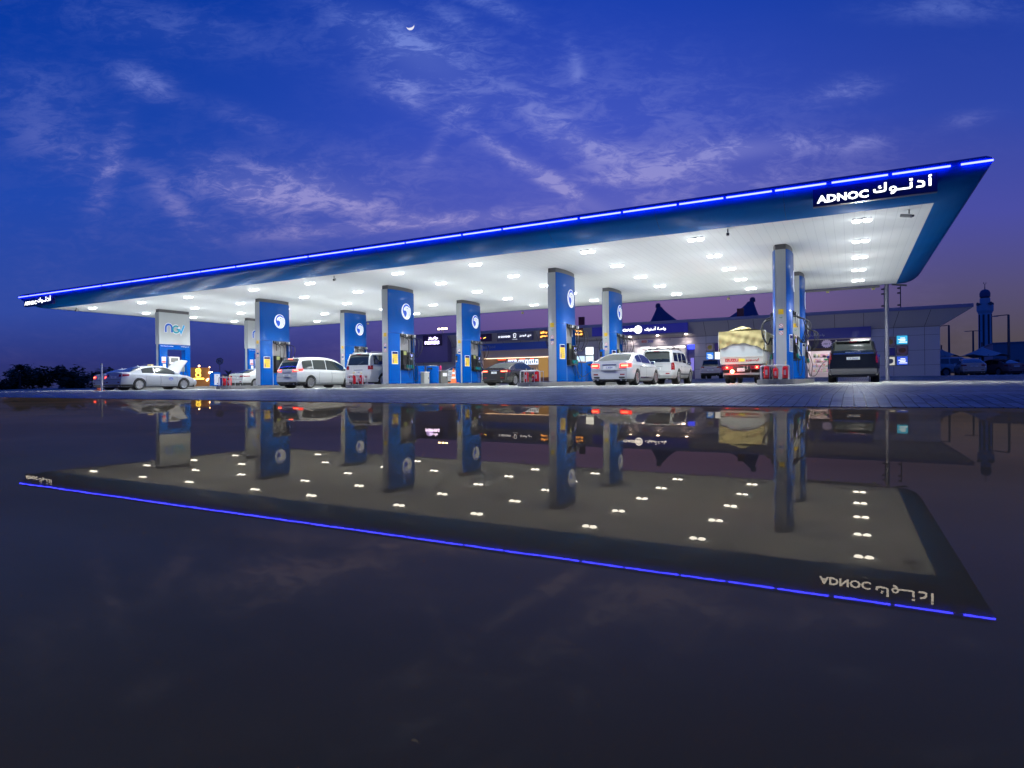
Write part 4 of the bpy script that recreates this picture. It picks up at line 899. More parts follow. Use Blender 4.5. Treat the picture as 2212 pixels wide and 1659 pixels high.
jp = suv('off_roader', 'boxy white off roader with black roof rack behind the shiny white saloon', (-11.0, 9.5, 0), WHITE, 1.80, .93, 4.75, dict(lamp=(.74, .98, lambda u: .72, lambda u: 1.10), plate=.80, platet='3 91220', platew=.42, rails=(2.2, 4.4), wiper=True, skirt=WHITE, strip=.52, stripm=BLKP, reflect=.52, mirrm=BLKP, spokes=5), [(.36, 1.12, .16, .80), (1.28, 2.0, .12, .82), (2.12, 2.95, .12, .82)], belt=1.06, tumble=.13, r=.38)
mb = MB()
for yy in (1.0, 1.9): mb.bar((-.72, yy, 1.86), (.72, yy, 1.86), .03, .05)
mb.build('roof_bar', BLKP, jp)
bs = suv('large_suv', 'black large SUV with a shiny rear window being refuelled at the right', (-2.15, 9.1, 0), BLK, 1.90, 1.03, 5.3, dict(lamp=(.86, 1.06, lambda u: .84, lambda u: 1.36), plate=1.06, platet='1 9 56653', platew=.52, rails=(2.2, 4.2), recess=None, skirt=mat('suv_bumper_grey', (.09, .09, .10), .35), bumperz=(.36, .60), bar=.27, mirror=3.5, spokes=6), [(.4, 1.5, .12, .84), (1.6, 2.5, .1, .84), (2.6, 3.5, .1, .84)], belt=1.20, r=.41, tumble=.17)
mb = MB(); mb.bar((-.78, -.0, 1.27), (.78, -.0, 1.27), .02, .03); mb.build('chrome_line', CHROME, bs)
hose([(-1.06, .9, 1.05), (-1.3, .95, .8), (-1.55, 1.2, .35), (-1.8, 1.6, .4), (-2.0, 2.0, 1.0), (-2.1, 2.4, 1.3)], bs, .014).name = 'fuel_hose'
mb = MB(); mb.box((-1.10, .9, 1.06), (.16, .08, .08)); mb.build('fuel_nozzle', mat('nozzle_dark_green', (.02, .2, .06), .4), bs, bevel=.015)
suv('hatchback', 'white and red hatchback parked close to the shop beside the truck', (-12.35, 30.6, .29), REDW, 1.62, .88, 4.3, dict(lamp=(.5, .98, lambda u: .86, lambda u: 1.0), plate=.70, platet='2218', spokes=5), [(.4, 1.2, .14, .8), (1.3, 2.1, .12, .8), (2.2, 2.9, .12, .8)], belt=.98, tumble=.22, r=.33)
suv('parked_suv', 'dim white SUV parked beside the right end of the shop', (4.2, 47.5, .3), paint('dull_white_paint', (.5, .48, .45)), 1.72, .9, 4.4, dict(lamp=(.6, .95, lambda u: .8, lambda u: 1.1), rails=(2.2, 4.2), platet='8801'), [(.4, 1.2, .14, .84), (1.3, 2.1, .1, .84), (2.2, 2.9, .1, .84)], belt=1.02, rz=-1.15, r=.36)
sedan('parked_saloon', 'dim beige saloon parked beneath the tent shaped shade at the right', (6.75, 42.0, .3), BEIGE, dict(platet='1540', lamp=(.5, 1.0, lambda u: .78, lambda u: .9)))
sedan('parked_saloon', 'dull pinkish saloon parked farthest right beyond the shade', (10.6, 47.5, .3), paint('pinkish_paint', (.22, .12, .12), .5), dict(platet='77'), rz=.5)
sedan('distant_saloon', 'tiny pale car far away on the left in front of the dark trees', (-330, 144, 0), paint('pale_paint', (.22, .24, .3), .5), dict(platet='31'), rz=-2.4)
sedan('distant_saloon', 'dark car with a pale stripe half hidden behind the dark saloon and its guard rail', (-17.0, 16.2, 0), BLK, dict(platet='404'), rz=0)

# truck with canvas cover
CANV = mat('canvas_khaki', (.34, .29, .13), .85, bump=.5, bscale=9, var=.12, vscale=2)
def truck():
    t = thing('cargo_truck', 'white cargo truck with a khaki canvas cover seen from behind', 'truck', (-6.88, 9.5, 0)); TW = mat('truck_white', (.44, .44, .40), .45, var=.06, vscale=2)
    mb = MB(); mb.box((0, 2.3, 1.02), (1.96, 4.5, .14)); mb.build('bed_floor', TW, t, bevel=.01)
    for sg in (1, -1): mb = MB(); mb.box((sg * .97, 2.3, 1.36), (.05, 4.5, .62)); mb.build('side_board', TW, t, bevel=.01)
    mb = MB(); mb.box((0, .03, 1.11), (1.98, .05, .38)); tg = mb.build('tailgate', TW, t, bevel=.008)
    mb = MB(); mb.box((0, .0, .955), (1.9, .03, .02)); mb.box((0, .0, 1.27), (1.94, .03, .025)); mb.box((-.93, 0, 1.1), (.03, .03, .32)); mb.box((.93, 0, 1.1), (.03, .03, .32)); mb.build('tailgate_rib', TW, tg)
    mb = MB(); mb.box((0, .09, 1.68), (1.94, .04, .82)); mb.build('upper_board', mat('truck_board', (.42, .46, .47), .5), t, bevel=.005)
    mr_ = mat('lettering_red', (.30, .01, .01), .5)
    text_mesh('ISUZU', .15, mr_, 'latin_lettering', tg, (-.44, -.004, 1.12), depth=.001, width=.62, bold=.05)
    text_mesh('\uFEED\uFEAF\uFEEE\uFEB4\uFEF3\uFE8D', .15, mr_, 'arabic_lettering', tg, (.50, -.004, 1.12), depth=.001, width=.60, bold=.04)
    mb = MB(); mb.box((.02, -.004, 1.12), (.27, .012, .14)); mb.build('yellow_sticker', mat('sticker_lime', (.6, .55, .05), .5), tg)
    # canvas: rear curtain with an arched lower edge and folds, a ridge roof and side walls
    rows = []
    for j in range(15):
        row = []
        for i in range(41):
            x = -1.0 + 2.0 * i / 40 + (.0 if i < 40 else .0); q = x
            lo = 1.62 + .30 * (1 - min(1, abs(q + .05) / 1.0) ** 2.0) - .0; hi = 2.52
            z = hi + (lo - hi) * j / 14
            y = .0 - .03 * math.sin(q * 9 + z * 5 + j * .3) * (j / 14) - .02 * math.sin(z * 14 + q * 4) - .035 * (j / 14) * math.sin(q * 17 - z * 6)
            xx = x * (1.0 + .03 * (1 - j / 14))
            row.append((xx, y, z + .02 * math.sin(q * 11) * (j / 14)))
        rows.append(row)
    mb = MB(); mb.grid(rows)
    r2 = [[(x, y + .03, z) for x, y, z in r] for r in rows]; mb.grid(r2)
    mb.build('rear_curtain', CANV, t, smooth=True, angle=60)
    rows = []
    for k in range(17):
        y = 0.0 + 4.5 * k / 16; row = []
        for x, z in ((-1.03, 1.55), (-1.035, 2.0), (-1.03, 2.5), (-.6, 2.55), (-.12, 2.72), (0, 2.75), (.14, 2.71), (.6, 2.56), (1.03, 2.5), (1.035, 2.0), (1.03, 1.55)):
            rid = 1 if abs(x) < .3 else 0
            if k == 0 and rid: z = 2.58
            row.append((x + .015 * math.sin(k * 2.1 + z * 5), y, z + .02 * math.sin(k * 1.7 + x * 3)))
        rows.append(row)
    mb = MB(); mb.grid(rows); mb.build('canvas_cover', CANV, t, smooth=True, angle=60)
    mb = MB()
    for z in (2.1, 2.32, 2.5): mb.bar((.95, -.05, z), (1.12, -.05, z), .03)
    mb.bar((1.1, -.05, 1.6), (1.1, -.05, 2.52), .04); mb.bar((-1.03, -.04, 1.2), (-1.05, -.04, 2.5), .02); mb.build('cage_frame', TW, t)
    mb = MB(); mb.box((0, 2.8, .72), (.8, 5.6, .2)); mb.box((0, .25, .78), (1.7, .1, .12)); mb.build('chassis', UNDER, t)
    mb = MB(); mb.box((0, .1, .46), (1.7, .08, .1)); mb.bar((-.4, .1, .5), (-.4, .2, .75), .05); mb.bar((.4, .1, .5), (.4, .2, .75), .05); mb.build('rear_bumper_bar', mat('bumper_steel', (.25, .25, .25), .5, metal=.5), t, bevel=.01)
    mb = MB(); mb.box((0, .03, .77), (1.84, .04, .2)); mb.build('lamp_board', mat('lamp_board_red', (.16, .01, .015), .5), t)
    for x in (-.66, .70):
        mb = MB(); mb.cyl((x, .0, .77), (x, -.03, .77), .085); l = mb.build('tail_lamp', LAMPON, t)
        mb = MB(); mb.cyl((x, -.03, .77), (x, -.036, .77), .05); mb.build('lit_bulb', LAMPHOT, l)
        mb = MB(); mb.box((x - .2, -.0, .77), (.12, .03, .1)); mb.build('indicator', LAMPR, t)
    mb = MB(); mb.cyl((-.42, .0, .58), (-.42, -.05, .58), .085); l = mb.build('fog_lamp', emit('fog_lamp_lit', (1, .12, .06), 45), t)
    pl = bpy.data.lights.new('fog_light', 'POINT'); pl.energy = 24; pl.color = (1, .06, .03); pl.shadow_soft_size = .08; po = bpy.data.objects.new('fog_light', pl); COL.objects.link(po); po.parent = t; po.location = (-.42, -.2, .58)
    mb = MB(); mb.box((-.02, -.01, .66), (.34, .02, .16)); p = mb.build('licence_plate', PLATE, t); text_mesh('1 33867', .06, INKN, 'plate_lettering', p, (-.02, -.022, .64), depth=0)
    mb = MB(); mb.tube([(.12, -.03, .92), (.12, -.03, .68), (.27, -.03, .68), (.27, -.03, .92)], .012, 6); mb.build('step_loop', TW, t)
    for yy in (1.15, 5.0):
        for sg in (1, -1):
            for off in ((0, .24) if yy < 2 else (0,)): wheel(t, (sg * (.80 - off), yy, .39), .39, .2, sg, 6)
    mb = MB(); mb.box((0, .82, .52), (1.9, .02, .5)); mb.build('mud_flap', UNDER, t)
    cabp = [(4.65, .7), (4.65, 2.25), (5.6, 2.3), (6.0, 1.5), (6.15, 1.3), (6.2, .6)]
    mb = MB(); mb.prism(cabp, lambda y, z: (-.92, y, z), lambda y, z: (.92, y, z)); mb.build('cab', TW, t, bevel=.05)
    for sg in (1, -1): mb = MB(); mb.box((sg * .925, 5.3, 1.75), (.012, .75, .55)); mb.build('side_window', GLASS, t); mb = MB(); mb.bar((sg * .92, 5.9, 1.7), (sg * 1.2, 6.0, 1.7), .03); mb.box((sg * 1.2, 5.98, 1.75), (.16, .05, .34)); mb.build('side_mirror', BLKP, t)
truck()

# ---------------------------------------------------------------- shop building behind the canopy
BY = 38.5; G0 = .29
WALLP = mat('shop_wall_panel', (.50, .47, .49), .45, var=.06, vscale=.6); ROOFM = mat('shop_roof_edge', (.16, .17, .30), .4); DKW = mat('dark_wall', (.20, .15, .28), .6)
SOFF = mat('shop_soffit_panel', (.50, .47, .48), .4, var=.08, vscale=.4); JNT = mat('panel_seam', (.03, .03, .04), .6)
def shop():
    t = thing('shop_building', 'long low shop building with thin projecting roof behind the pumps', 'shop', (0, 0, 0))
    X0, X1 = -47.7, 4.05
    # openings: (x0, x1, z0, z1)
    op = [(-38.5, -30.4, G0, 3.70), (-21.2, -16.1, G0, 3.55), (-16.0, -15.25, G0, 3.55), (-5.6, -.8, G0, 3.55)]
    mb = MB(); x = X0; th = .3
    for a, b, z0, z1 in op + [(X1, X1, 0, 0)]:
        if a > x: mb.box(((x + a) / 2, BY + th / 2, (4.3 + G0 - .5) / 2 + .1), (a - x, th, 4.3 - G0 + .5 - .2))
        if b > a: mb.box(((a + b) / 2, BY + th / 2, (z1 + 4.24) / 2), (b - a, th, 4.24 - z1))
        x = b
    mb.box((X1 - .16, BY + 8.3, 2.2), (.3, 16, 4.2)); mb.box(((X0 + X1) / 2, BY + 16.3, 2.2), (X1 - X0, .3, 4.2)); mb.box((X0 + .16, BY + 8.3, 2.2), (.3, 16, 4.2))
    mb.build('wall', WALLP, t)
    mb = MB(); mb.box(((-47.9 + 6.1) / 2, BY + 8.2, 5.70), (54.0, 18.8, .28)); mb.build('roof', ROOFM, t, bevel=.01)
    mb = MB(); za, zb_ = 4.31, 5.55
    mb.add([(X0, BY, za), (X1, BY, za), (6.05, BY - 1.15, zb_), (-47.85, BY - 1.15, zb_), (X1, BY + 16, za), (6.05, BY + 17.5, zb_)], [(0, 1, 2, 3), (1, 4, 5, 2)]); mb.build('sloped_soffit', SOFF, t)
    mb = MB()
    for k in range(24):
        x = 3.0 - k * 2.15; xb = x * 1.0 + (.35 if x > 0 else 0)
        mb.bar((x, BY - .006, za + .004), (xb, BY - 1.14, zb_ - .01), .03, .012); 
        if not any(a - .1 < x < b + .1 for a, b, _, _ in op): mb.box((x, BY - .004, 2.3), (.025, .01, 3.9))
    x = X0
    for a, b, z0, z1 in op + [(X1, X1, 0, 0)]:
        for z in (1.2, 2.4, 3.62): mb.box(((x + a) / 2, BY - .004, z), (a - x, .01, .02))
        x = b
    mb.box(((X0 + X1) / 2, BY - .02, 4.29), (X1 - X0, .05, .03)); mb.build('panel_seams', JNT, t)
    # lit interiors
    def room(a, b, z1, depth, wallc, lightc, st, name):
        mb = MB(); y0, y1 = BY + .3, BY + depth
        mb.add([(a, y0, G0 + .02), (b, y0, G0 + .02), (b, y1, G0 + .02), (a, y1, G0 + .02), (a, y0, z1), (b, y0, z1), (b, y1, z1), (a, y1, z1)], [(3, 2, 6, 7), (0, 3, 7, 4), (2, 1, 5, 6), (0, 1, 2, 3), (4, 5, 6, 7)])
        r = mb.build(name, wallc, t)
        mb = MB()
        n = max(2, int((b - a) / 1.3))
        for k in range(n): mb.box((a + (b - a) * (k + .5) / n, BY + depth * .5, z1 - .05), ((b - a) / n * .6, depth * .4, .03))
        mb.build('interior_light', emit(name + '_light', lightc, st), r); return r
    r1 = room(-38.5, -30.4, 3.68, 4.5, mat('room_warm_wall', (.26, .19, .16), .6), (1, .80, .60), 3.0, 'restaurant_interior')
    r2 = room(-21.2, -16.1, 3.53, 5, mat('room_white_wall', (.8, .78, .8), .5), (1, .93, .9), 7, 'shop_interior')
    r3 = room(-5.6, -.8, 3.53, 5, mat('room_pale_wall', (.7, .66, .7), .5), (1, .9, .88), 9, 'market_interior')
    mb = MB(); mb.box((-15.62, BY + .4, 1.9), (.75, .1, 3.3)); mb.build('cash_machine_niche', mat('niche_violet', (.10, .08, .22), .4), t)
    mb = MB(); mb.box((-15.62, BY + .2, 3.35), (.62, .2, .42)); mb.build('niche_sign', emit('niche_sign_blue', (.04, .06, 1), 2.5), t)
    mb = MB(); mb.box((-15.55, BY + .3, 1.7), (.3, .1, 1.2)); mb.build('machine_screen', emit('niche_glow', (.3, .25, .9), .8), t)
    # counter, menu boards and shelves
    mb = MB(); mb.box((-34.5, BY + 3.4, .9), (7.6, .6, 1.2)); mb.build('counter', mat('counter_brown', (.16, .08, .05), .5), r1)
    for k, (x, w) in enumerate([(-36.3, 1.1), (-34.9, 1.2), (-33.0, 2.4)]):
        mb = MB(); mb.box((x, BY + 3.0, 2.45 if k else 2.5), (w, .06, .55)); mn = mb.build('menu_board', emit('menu_glow_%d' % (k % 2), (.75, .85, 1), 1.6), r1)
        mb = MB()
        for q in range(int(w / .28)): mb.box((x - w / 2 + .18 + q * .28, BY + 2.96, 2.42 + .05 * (q % 3)), (.14, .012, .34 - .06 * (q % 2)))
        mb.build('menu_picture', mat('menu_pic', (.04, .10, .28), .5), mn)
    for x_, w_ in ((-37.0, 1.0), (-35.7, .8), (-34.4, .6), (-33.2, .35)): mb = MB(); mb.box((x_, BY + 1.8, 2.76), (w_, .04, .1)); mb.build('red_sign_strip', emit('red_neon', (1, .08, .03), 3), r1)
    mb = MB(); mb.box((-31.2, BY + .9, 1.75), (1.6, .06, 2.1)); mb.build('amber_poster', emit('amber_poster_glow', (.75, .42, .12), .5), r1)
    mb = MB(); mb.box((-34.4, BY + .45, 3.27), (8.0, .06, .8)); mb.build('front_valance', mat('valance_brown', (.6, .48, .42), .6), r1)
    mb = MB(); mb.box((-34.4, BY + .40, 2.85), (8.0, .04, .04)); mb.build('light_strip', emit('strip_warm', (1, .75, .5), 4), r1)
    for r_, xa, xb in ((r2, -21.0, -16.4), (r3, -5.4, -1.0)):
        mb = MB()
        for z in (.75, 1.2, 1.65, 2.1): mb.box(((xa + xb) / 2, BY + 3.6, z), (xb - xa, .5, .05))
        mb.build('shelves', WHITEP, r_)
        for c, colr in enumerate([(.5, .05, .04), (.1, .2, .5), (.6, .5, .1), (.15, .35, .12), (.45, .1, .3)]):
            mb = MB(); rnd = random.Random(c + int(abs(xa)))
            for z in (.775, 1.225, 1.675, 2.125):
                for k in range(12): x = rnd.uniform(xa + .1, xb - .1); h = rnd.uniform(.12, .32); mb.box((x, BY + 3.42 - .02 * c, z + h / 2), (rnd.uniform(.1, .3), .2 , h))
            mb.build('packaged_goods', mat('goods_%d' % c, tuple(.25 + .5 * q for q in colr), .4), r_)['kind'] = 'stuff'
    for x in (-21.15, -19.5, -17.8, -16.15): mb = MB(); mb.box((x, BY + .15, 1.9), (.06, .08, 3.2)); mb.build('door_frame', STEEL, t)
    mb = MB(); mb.box((-18.65, BY + .15, 2.75), (5.0, .08, .06)); mb.build('door_transom', STEEL, t)
    for k in range(4):
        mb = MB(); mb.box((-1.6, BY + .4, 3.40 - .16 * k), (1.75, .05, .06)); mb.build('blind_slat', emit('slat_white', (.95, .9, 1), 2.5), t)
    mb = MB(); mb.box((-3.9, BY + .22, 3.05), (3.2, .04, .95)); bn = mb.build('window_banner', mat('banner_violet', (.05, .035, .10), .5), t)
    mb = MB(); c = (-4.1, 3.2); P = []
    for k in range(28): a = 2 * PI * k / 28; rr = .30 if k % 2 else .38; P.append((c[0] + rr * 1.15 * math.cos(a), c[1] + rr * math.sin(a)))
    mb.prism(P, lambda x, z: (x, BY + .19, z), lambda x, z: (x, BY + .16, z)); bd = mb.build('price_badge', mat('badge_lilac', (.55, .45, .6), .5, emis=(.6, .5, .7), es=.25), bn)
    text_mesh('AED 5', .14, NAVY, 'price_lettering', bd, (-4.1, BY + .155, 3.18), depth=0, bold=.02)
    mb = MB(); mb.prism([tuple(p) for p in smooth_path([(-3.45, 2.6), (-3.1, 3.0), (-2.75, 3.3), (-2.6, 3.36), (-2.62, 3.2), (-2.95, 2.85), (-3.2, 2.6)], 4)], lambda x, z: (x, BY + .19, z), lambda x, z: (x, BY + .15, z)); mb.build('bread_picture', mat('bread_brown', (.42, .17, .04), .6), bn)
    mb = MB(); mb.box((-4.3, BY + .2, 2.72), (2.0, .02, .22)); mb.build('food_picture', mat('food_brown', (.2, .11, .04), .6, bump=1, bscale=20, var=.5, vscale=12), bn)
    for k in range(3):
        x = -21.37 + 2.72 * k; mb = MB(); mb.lathe([(0, 0), (.12, 0), (.12, .04), (0, .04)], (x, BY - .45, 4.50)); mb.build('eaves_downlight', emit('warm_downlight', (1, .82, .7), 25), t)
        li = bpy.data.lights.new('eaves_light', 'SPOT'); li.energy = 90; li.color = (1, .85, .78); li.spot_size = 2.3; li.spot_blend = .8; li.shadow_soft_size = .1; lo = bpy.data.objects.new('eaves_light', li); COL.objects.link(lo); lo.parent = t; lo.location = (x, BY - .45, 4.48)
    mb = MB(); mb.box((-21.0, BY - .42, 4.58), (11.4, .85, .07)); mb.build('entrance_ledge', WALLP, t)
    mb = MB(); mb.box((-45.0, BY - .8, 4.2), (5.4, .8, 3.2)); mb.build('dark_corner_block', DKW, t)
    for xx, l1, l2 in ((-22.1, '\uFE8E\uFEE4\uFE8E\uFECB', '688'), (-18.0, '\uFEAE\uFEB4\uFEB4\uFEA4 \uFEB2\uFEE0\uFED3', '\u06F6\u0668\u0668')):
        text_mesh(l1, .16, INKN, 'small_lettering', t, (xx, BY - .004, 4.14), depth=.004, width=1.0); text_mesh(l2, .24, INKN, 'number_lettering', t, (xx, BY - .004, 3.86), depth=.004)
    text_mesh('800', .26, mat('ink_redo', (.6, .05, .03), .5), 'red_number', t, (-20.1, BY - .004, 4.02), depth=.004, bold=.02); text_mesh('300', .26, mat('ink_bluo', (.04, .04, .5), .5), 'blue_number', t, (-19.45, BY - .004, 4.02), depth=.004, bold=.02)
    return t
shop()
AD = '\uFED9\uFEEE\uFEE7\u0640\uFEA9\uFE83'; OASIS_AR = AD + ' \uFE94\u0640\uFEA3\uFE8D\uFEED'
def board(name, label, x0, x1, z0, z1, m, y=BY - 1.14, cat='sign', th=.12, group=None):
    t = thing(name, label, cat, ((x0 + x1) / 2, y, z0), 0, group); mb = MB(); mb.box((0, 0, (z1 - z0) / 2), (x1 - x0, th, z1 - z0)); mb.build('panel', m, t, bevel=.008); return t, (x1 - x0), (z1 - z0)
DB = mat('oasis_board_blue', (.003, .004, .16), .35, coat=.2, emis=(.01, .01, .5), es=.2)
b, w, h = board('shop_sign', 'long dark blue lit sign with round palm emblem over the shop entrance', -25.04, -15.6, 4.66, 5.55, DB)
text_mesh('ADNOC OASIS', .26, SIGNW, 'latin_lettering', b, (-1.9, -.065, .46), depth=.004, bold=.03, width=3.4)
text_mesh(OASIS_AR, .42, SIGNW, 'arabic_lettering', b, (1.66, -.065, .46), depth=.004, width=2.05, bold=.02)
mb = MB(); fr = lambda x, y, d: (x, -.066 - d, y); ribbon(mb, arc(0, .46, .33, 0, 360, 32), .09, fr, .002)
for k in range(7): a = math.radians(90 + (k - 3) * 38); ribbon(mb, [(.03 * math.cos(a), .44 + .03 * math.sin(a)), (.24 * math.cos(a), .46 + .24 * math.sin(a))], .085, fr, .003 + k * .0006)
ribbon(mb, [(0, .46), (0, .16)], .09, fr, .009); mb.build('palm_emblem', SIGNW, b)
b, w, h = board('shop_sign', 'grey sign with white lettering and a chef hat emblem over the restaurant', -35.9, -31.6, 4.60, 5.52, mat('grey_board', (.16, .14, .17), .5))
SW2 = emit('sign_soft_white', (.85, .88, 1), 2.0)
text_mesh('D GOODIES', .20, SW2, 'latin_lettering', b, (-1.25, -.065, .48), depth=.004, width=1.45, bold=.03)
text_mesh('\uFEB0\uFEF3\uFEA9\uFEEE\uFED7 \uFEF1\uFEA9', .34, SW2, 'arabic_lettering', b, (1.25, -.065, .48), depth=.004, width=1.4, bold=.02)
mb = MB(); ribbon(mb, arc(0, .62, .16, -20, 200, 14), .045, fr, .002); ribbon(mb, [(-.13, .55), (-.1, .35), (.1, .35), (.13, .55)], .045, fr, .003); ribbon(mb, arc(.0, .48, .12, 90, 300, 10), .035, fr, .004); mb.build('hat_emblem', SW2, b)
text_mesh('DAILY BAKES', .06, SW2, 'small_lettering', b, (0, -.065, .16), depth=.004, width=.6)
b, w, h = board('shop_sign', 'dark red violet sign with small glowing red and yellow lettering', -39.0, -36.6, 4.66, 5.50, mat('dark_violet_board', (.035, .004, .05), .4))
text_mesh('\uFEB0\uFE92\uFEA8', .26, emit('neon_red', (1, .05, .04), 6), 'red_lettering', b, (-.3, -.065, .42), depth=.004, bold=.03); text_mesh('\uFEF2\uFEE4\uFED3', .2, emit('neon_gold', (1, .6, .1), 5), 'gold_lettering', b, (.35, -.065, .42), depth=.004, bold=.03)
b, w, h = board('shop_sign', 'orange glowing two line Arabic sign behind the second front pylon from the right', -30.8, -26.0, 4.68, 5.58, mat('orange_board', (.12, .03, .01), .5))
OG = emit('neon_orange', (1, .42, .08), 5)
for x in (-1.95, 1.75):
    text_mesh('\uFE80\uFE8D\uFEEE\uFEB8\uFEDF\uFE8D \uFE96\uFEF4\uFE91', .3, OG, 'upper_lettering', b, (x, -.065, .64), depth=.004, width=1.15 if x > 0 else .8, bold=.03); text_mesh('\uFEF1\uFEED\uFE8E\uFEB8\uFEE4\uFEE0\uFEDF', .28, OG, 'lower_lettering', b, (x, -.065, .24), depth=.004, width=1.15 if x > 0 else .8, bold=.03)
b, w, h = board('name_band', 'plain blue band with grey Fast Food lettering over the restaurant window', -38.6, -30.4, 3.72, 4.52, mat('band_blue', (.008, .09, .55), .35), BY - .1)
text_mesh('Fast Food', .30, mat('lettering_grey', (.30, .34, .45), .5), 'latin_lettering', b, (-3.1, -.065, .40), depth=.004, width=1.75)
b, w, h = board('name_band', 'blue band sign with faint Arabic lettering behind the black SUV', -5.75, -.76, 3.60, 4.50, mat('band_blue_dark', (.004, .012, .30), .35, coat=.2), BY - .12)
text_mesh(OASIS_AR, .3, mat('lettering_faint', (.35, .4, .6), .5), 'arabic_lettering', b, (-1.75, -.065, .36), depth=.004, width=1.5)
b, w, h = board('corner_sign', 'blazing white violet neon sign in two lines on the dark corner block', -45.55, -43.0, 4.45, 5.65, mat('corner_board', (.03, .012, .05), .5), BY - 1.3)
NV = emit('neon_violet_white', (.72, .62, 1), 7)
text_mesh('\uFEB0\uFEE7\uFEAE\uFEE3\uFE8E\uFE9F', .38, NV, 'upper_lettering', b, (.15, -.065, .85), depth=.004, width=1.3, bold=.04); text_mesh('POPPERS', .36, NV, 'lower_lettering', b, (0, -.065, .36), depth=.004, width=1.95, bold=.05)
def light_for(loc, e, c, r=.4):
    pl = bpy.data.lights.new('sign_glow', 'POINT'); pl.energy = e; pl.color = c; pl.shadow_soft_size = r; po = bpy.data.objects.new('sign_glow', pl); COL.objects.link(po); po.location = loc; return po
g = light_for((0, -.6, .6), 14, (.5, .4, 1)); g.parent = b
# poster screens on the wall
def screen(x0, x1, z0, z1, col, es, label, art=None, cat='poster screen'):
    t = thing('wall_poster', label, cat, ((x0 + x1) / 2, BY - .05, z0), group='poster panels on the shop wall'); w, h = x1 - x0, z1 - z0
    mb = MB(); mb.box((0, 0, h / 2), (w, .06, h)); mb.build('frame', BLKP, t)
    mb = MB(); mb.box((0, -.034, h / 2), (w - .05, .008, h - .05)); p = mb.build('picture', emit('poster_%d' % len(MATS), col, es * .8), t)
    if art:
        mb = MB(); rnd = random.Random(int(x0 * 100))
        if art[1] == 'blob': mb.prism([tuple(q) for q in smooth_path([(-.2 * w, .3 * h), (-.3 * w, .55 * h), (-.05 * w, .75 * h), (.25 * w, .7 * h), (.3 * w, .4 * h), (.05 * w, .2 * h), (-.2 * w, .3 * h)], 4)], lambda x, z: (x, -.039, z), lambda x, z: (x, -.042, z))
        else:
            for k in range(4): mb.box((rnd.uniform(-.08, .08) * w, -.04, h * (.25 + .15 * k)), (w * rnd.uniform(.4, .75), .004, h * .07))
        mb.build('picture_motif', art[0], p)
    return t
SWm = emit('screen_white', (.9, .95, 1), 1.6)
screen(-26.2, -25.3, 2.88, 3.70, (.9, .97, 1), 2.2, 'bright white upper screen right of the second front pylon')
screen(-26.2, -25.3, 2.02, 2.82, (.75, .9, 1), 1.6, 'bright pale lower screen right of the second front pylon')
screen(-27.2, -26.25, 2.02, 2.82, (.6, .8, 1), 1.6, 'pale blue screen close to the second front pylon')
screen(-14.2, -13.5, 2.85, 3.6, (.22, .19, .32), .5, 'dim violet poster with yellow motif left of the truck', (mat('art_yel', (.5, .35, .05), .5), 'blob'))
screen(-14.2, -13.5, 2.0, 2.78, (.05, .25, .9), 1.3, 'glowing blue poster with white writing left of the truck', (SWm, 'text'))
screen(-13.42, -12.75, 2.85, 3.6, (.04, .02, .2), .5, 'dark violet upper poster at the truck canvas edge')
screen(-13.42, -12.75, 2.0, 2.78, (.85, .9, 1), 1.8, 'white glowing poster at the truck canvas edge')
screen(.22, .95, 2.75, 3.55, (.10, .08, .18), .45, 'dim poster top left of the group right of the black SUV', (mat('art_yel2', (.4, .25, .05), .5), 'blob'))
screen(1.04, 1.85, 2.9, 3.65, (.05, .45, .8), 1.3, 'bright sky blue poster at the top right of the wall group', (SWm, 'text'))
screen(.22, .95, 2.0, 2.65, (.01, .01, .15), .6, 'dark navy poster in the middle of the wall group'); screen(1.04, 1.85, 2.05, 2.8, (.08, .05, .12), .5, 'dim violet poster with brown motif in the wall group', (mat('art_brn', (.25, .1, .04), .5), 'blob'))
screen(.22, .95, 1.2, 1.92, (.75, .75, .7), .9, 'white poster low in the wall group partly behind the pole', (GREYP, 'blob')); screen(1.04, 1.85, 1.2, 1.95, (.05, .12, .75), 1.1, 'blue violet poster low right in the wall group', (SWm, 'text'))
# rooftop: tent peaks and red boxes
def tent_peak(x, y, tip, base, l, r, label):
    t = thing('fabric_peak', label, 'tent roof', (x, y, 0), group='dark fabric tent peaks behind the shop roof'); rows = []
    for j in range(9):
        f = j / 8; z = tip - .5 - (tip - .5 - base) * f; k = .18 + (1) * (f ** 1.25); row = []
        for a in range(24):
            an = 2 * PI * a / 24; ca = math.cos(an); rr = (r if ca > 0 else l); row.append((rr * k * ca, k * 1.6 * math.sin(an), z))
        rows.append(row)
    mb = MB(); mb.grid(rows, closed=True); mb.build('membrane', mat('membrane_navy', (.05, .06, .14), .7), t, smooth=True)
    mb = MB(); mb.lathe([(0, tip), (.18, tip - .04), (.3, tip - .2), (.32, tip - .55), (0, tip - .6)]); mb.build('cap', mat('membrane_cap', (.06, .05, .10), .6), t, smooth=True)
    mb = MB(); mb.cyl((0, 0, 0), (0, 0, tip - .2), .08); mb.build('mast', POLE, t); return t
tent_peak(-23.25, 55.5, 9.75, 7.0, 1.0, 2.6, 'dark fabric peak behind the long blue shop sign')
tent_peak(-12.25, 55.5, 9.7, 7.0, 2.9, .75, 'dark fabric peak above the truck beside the right pylon')
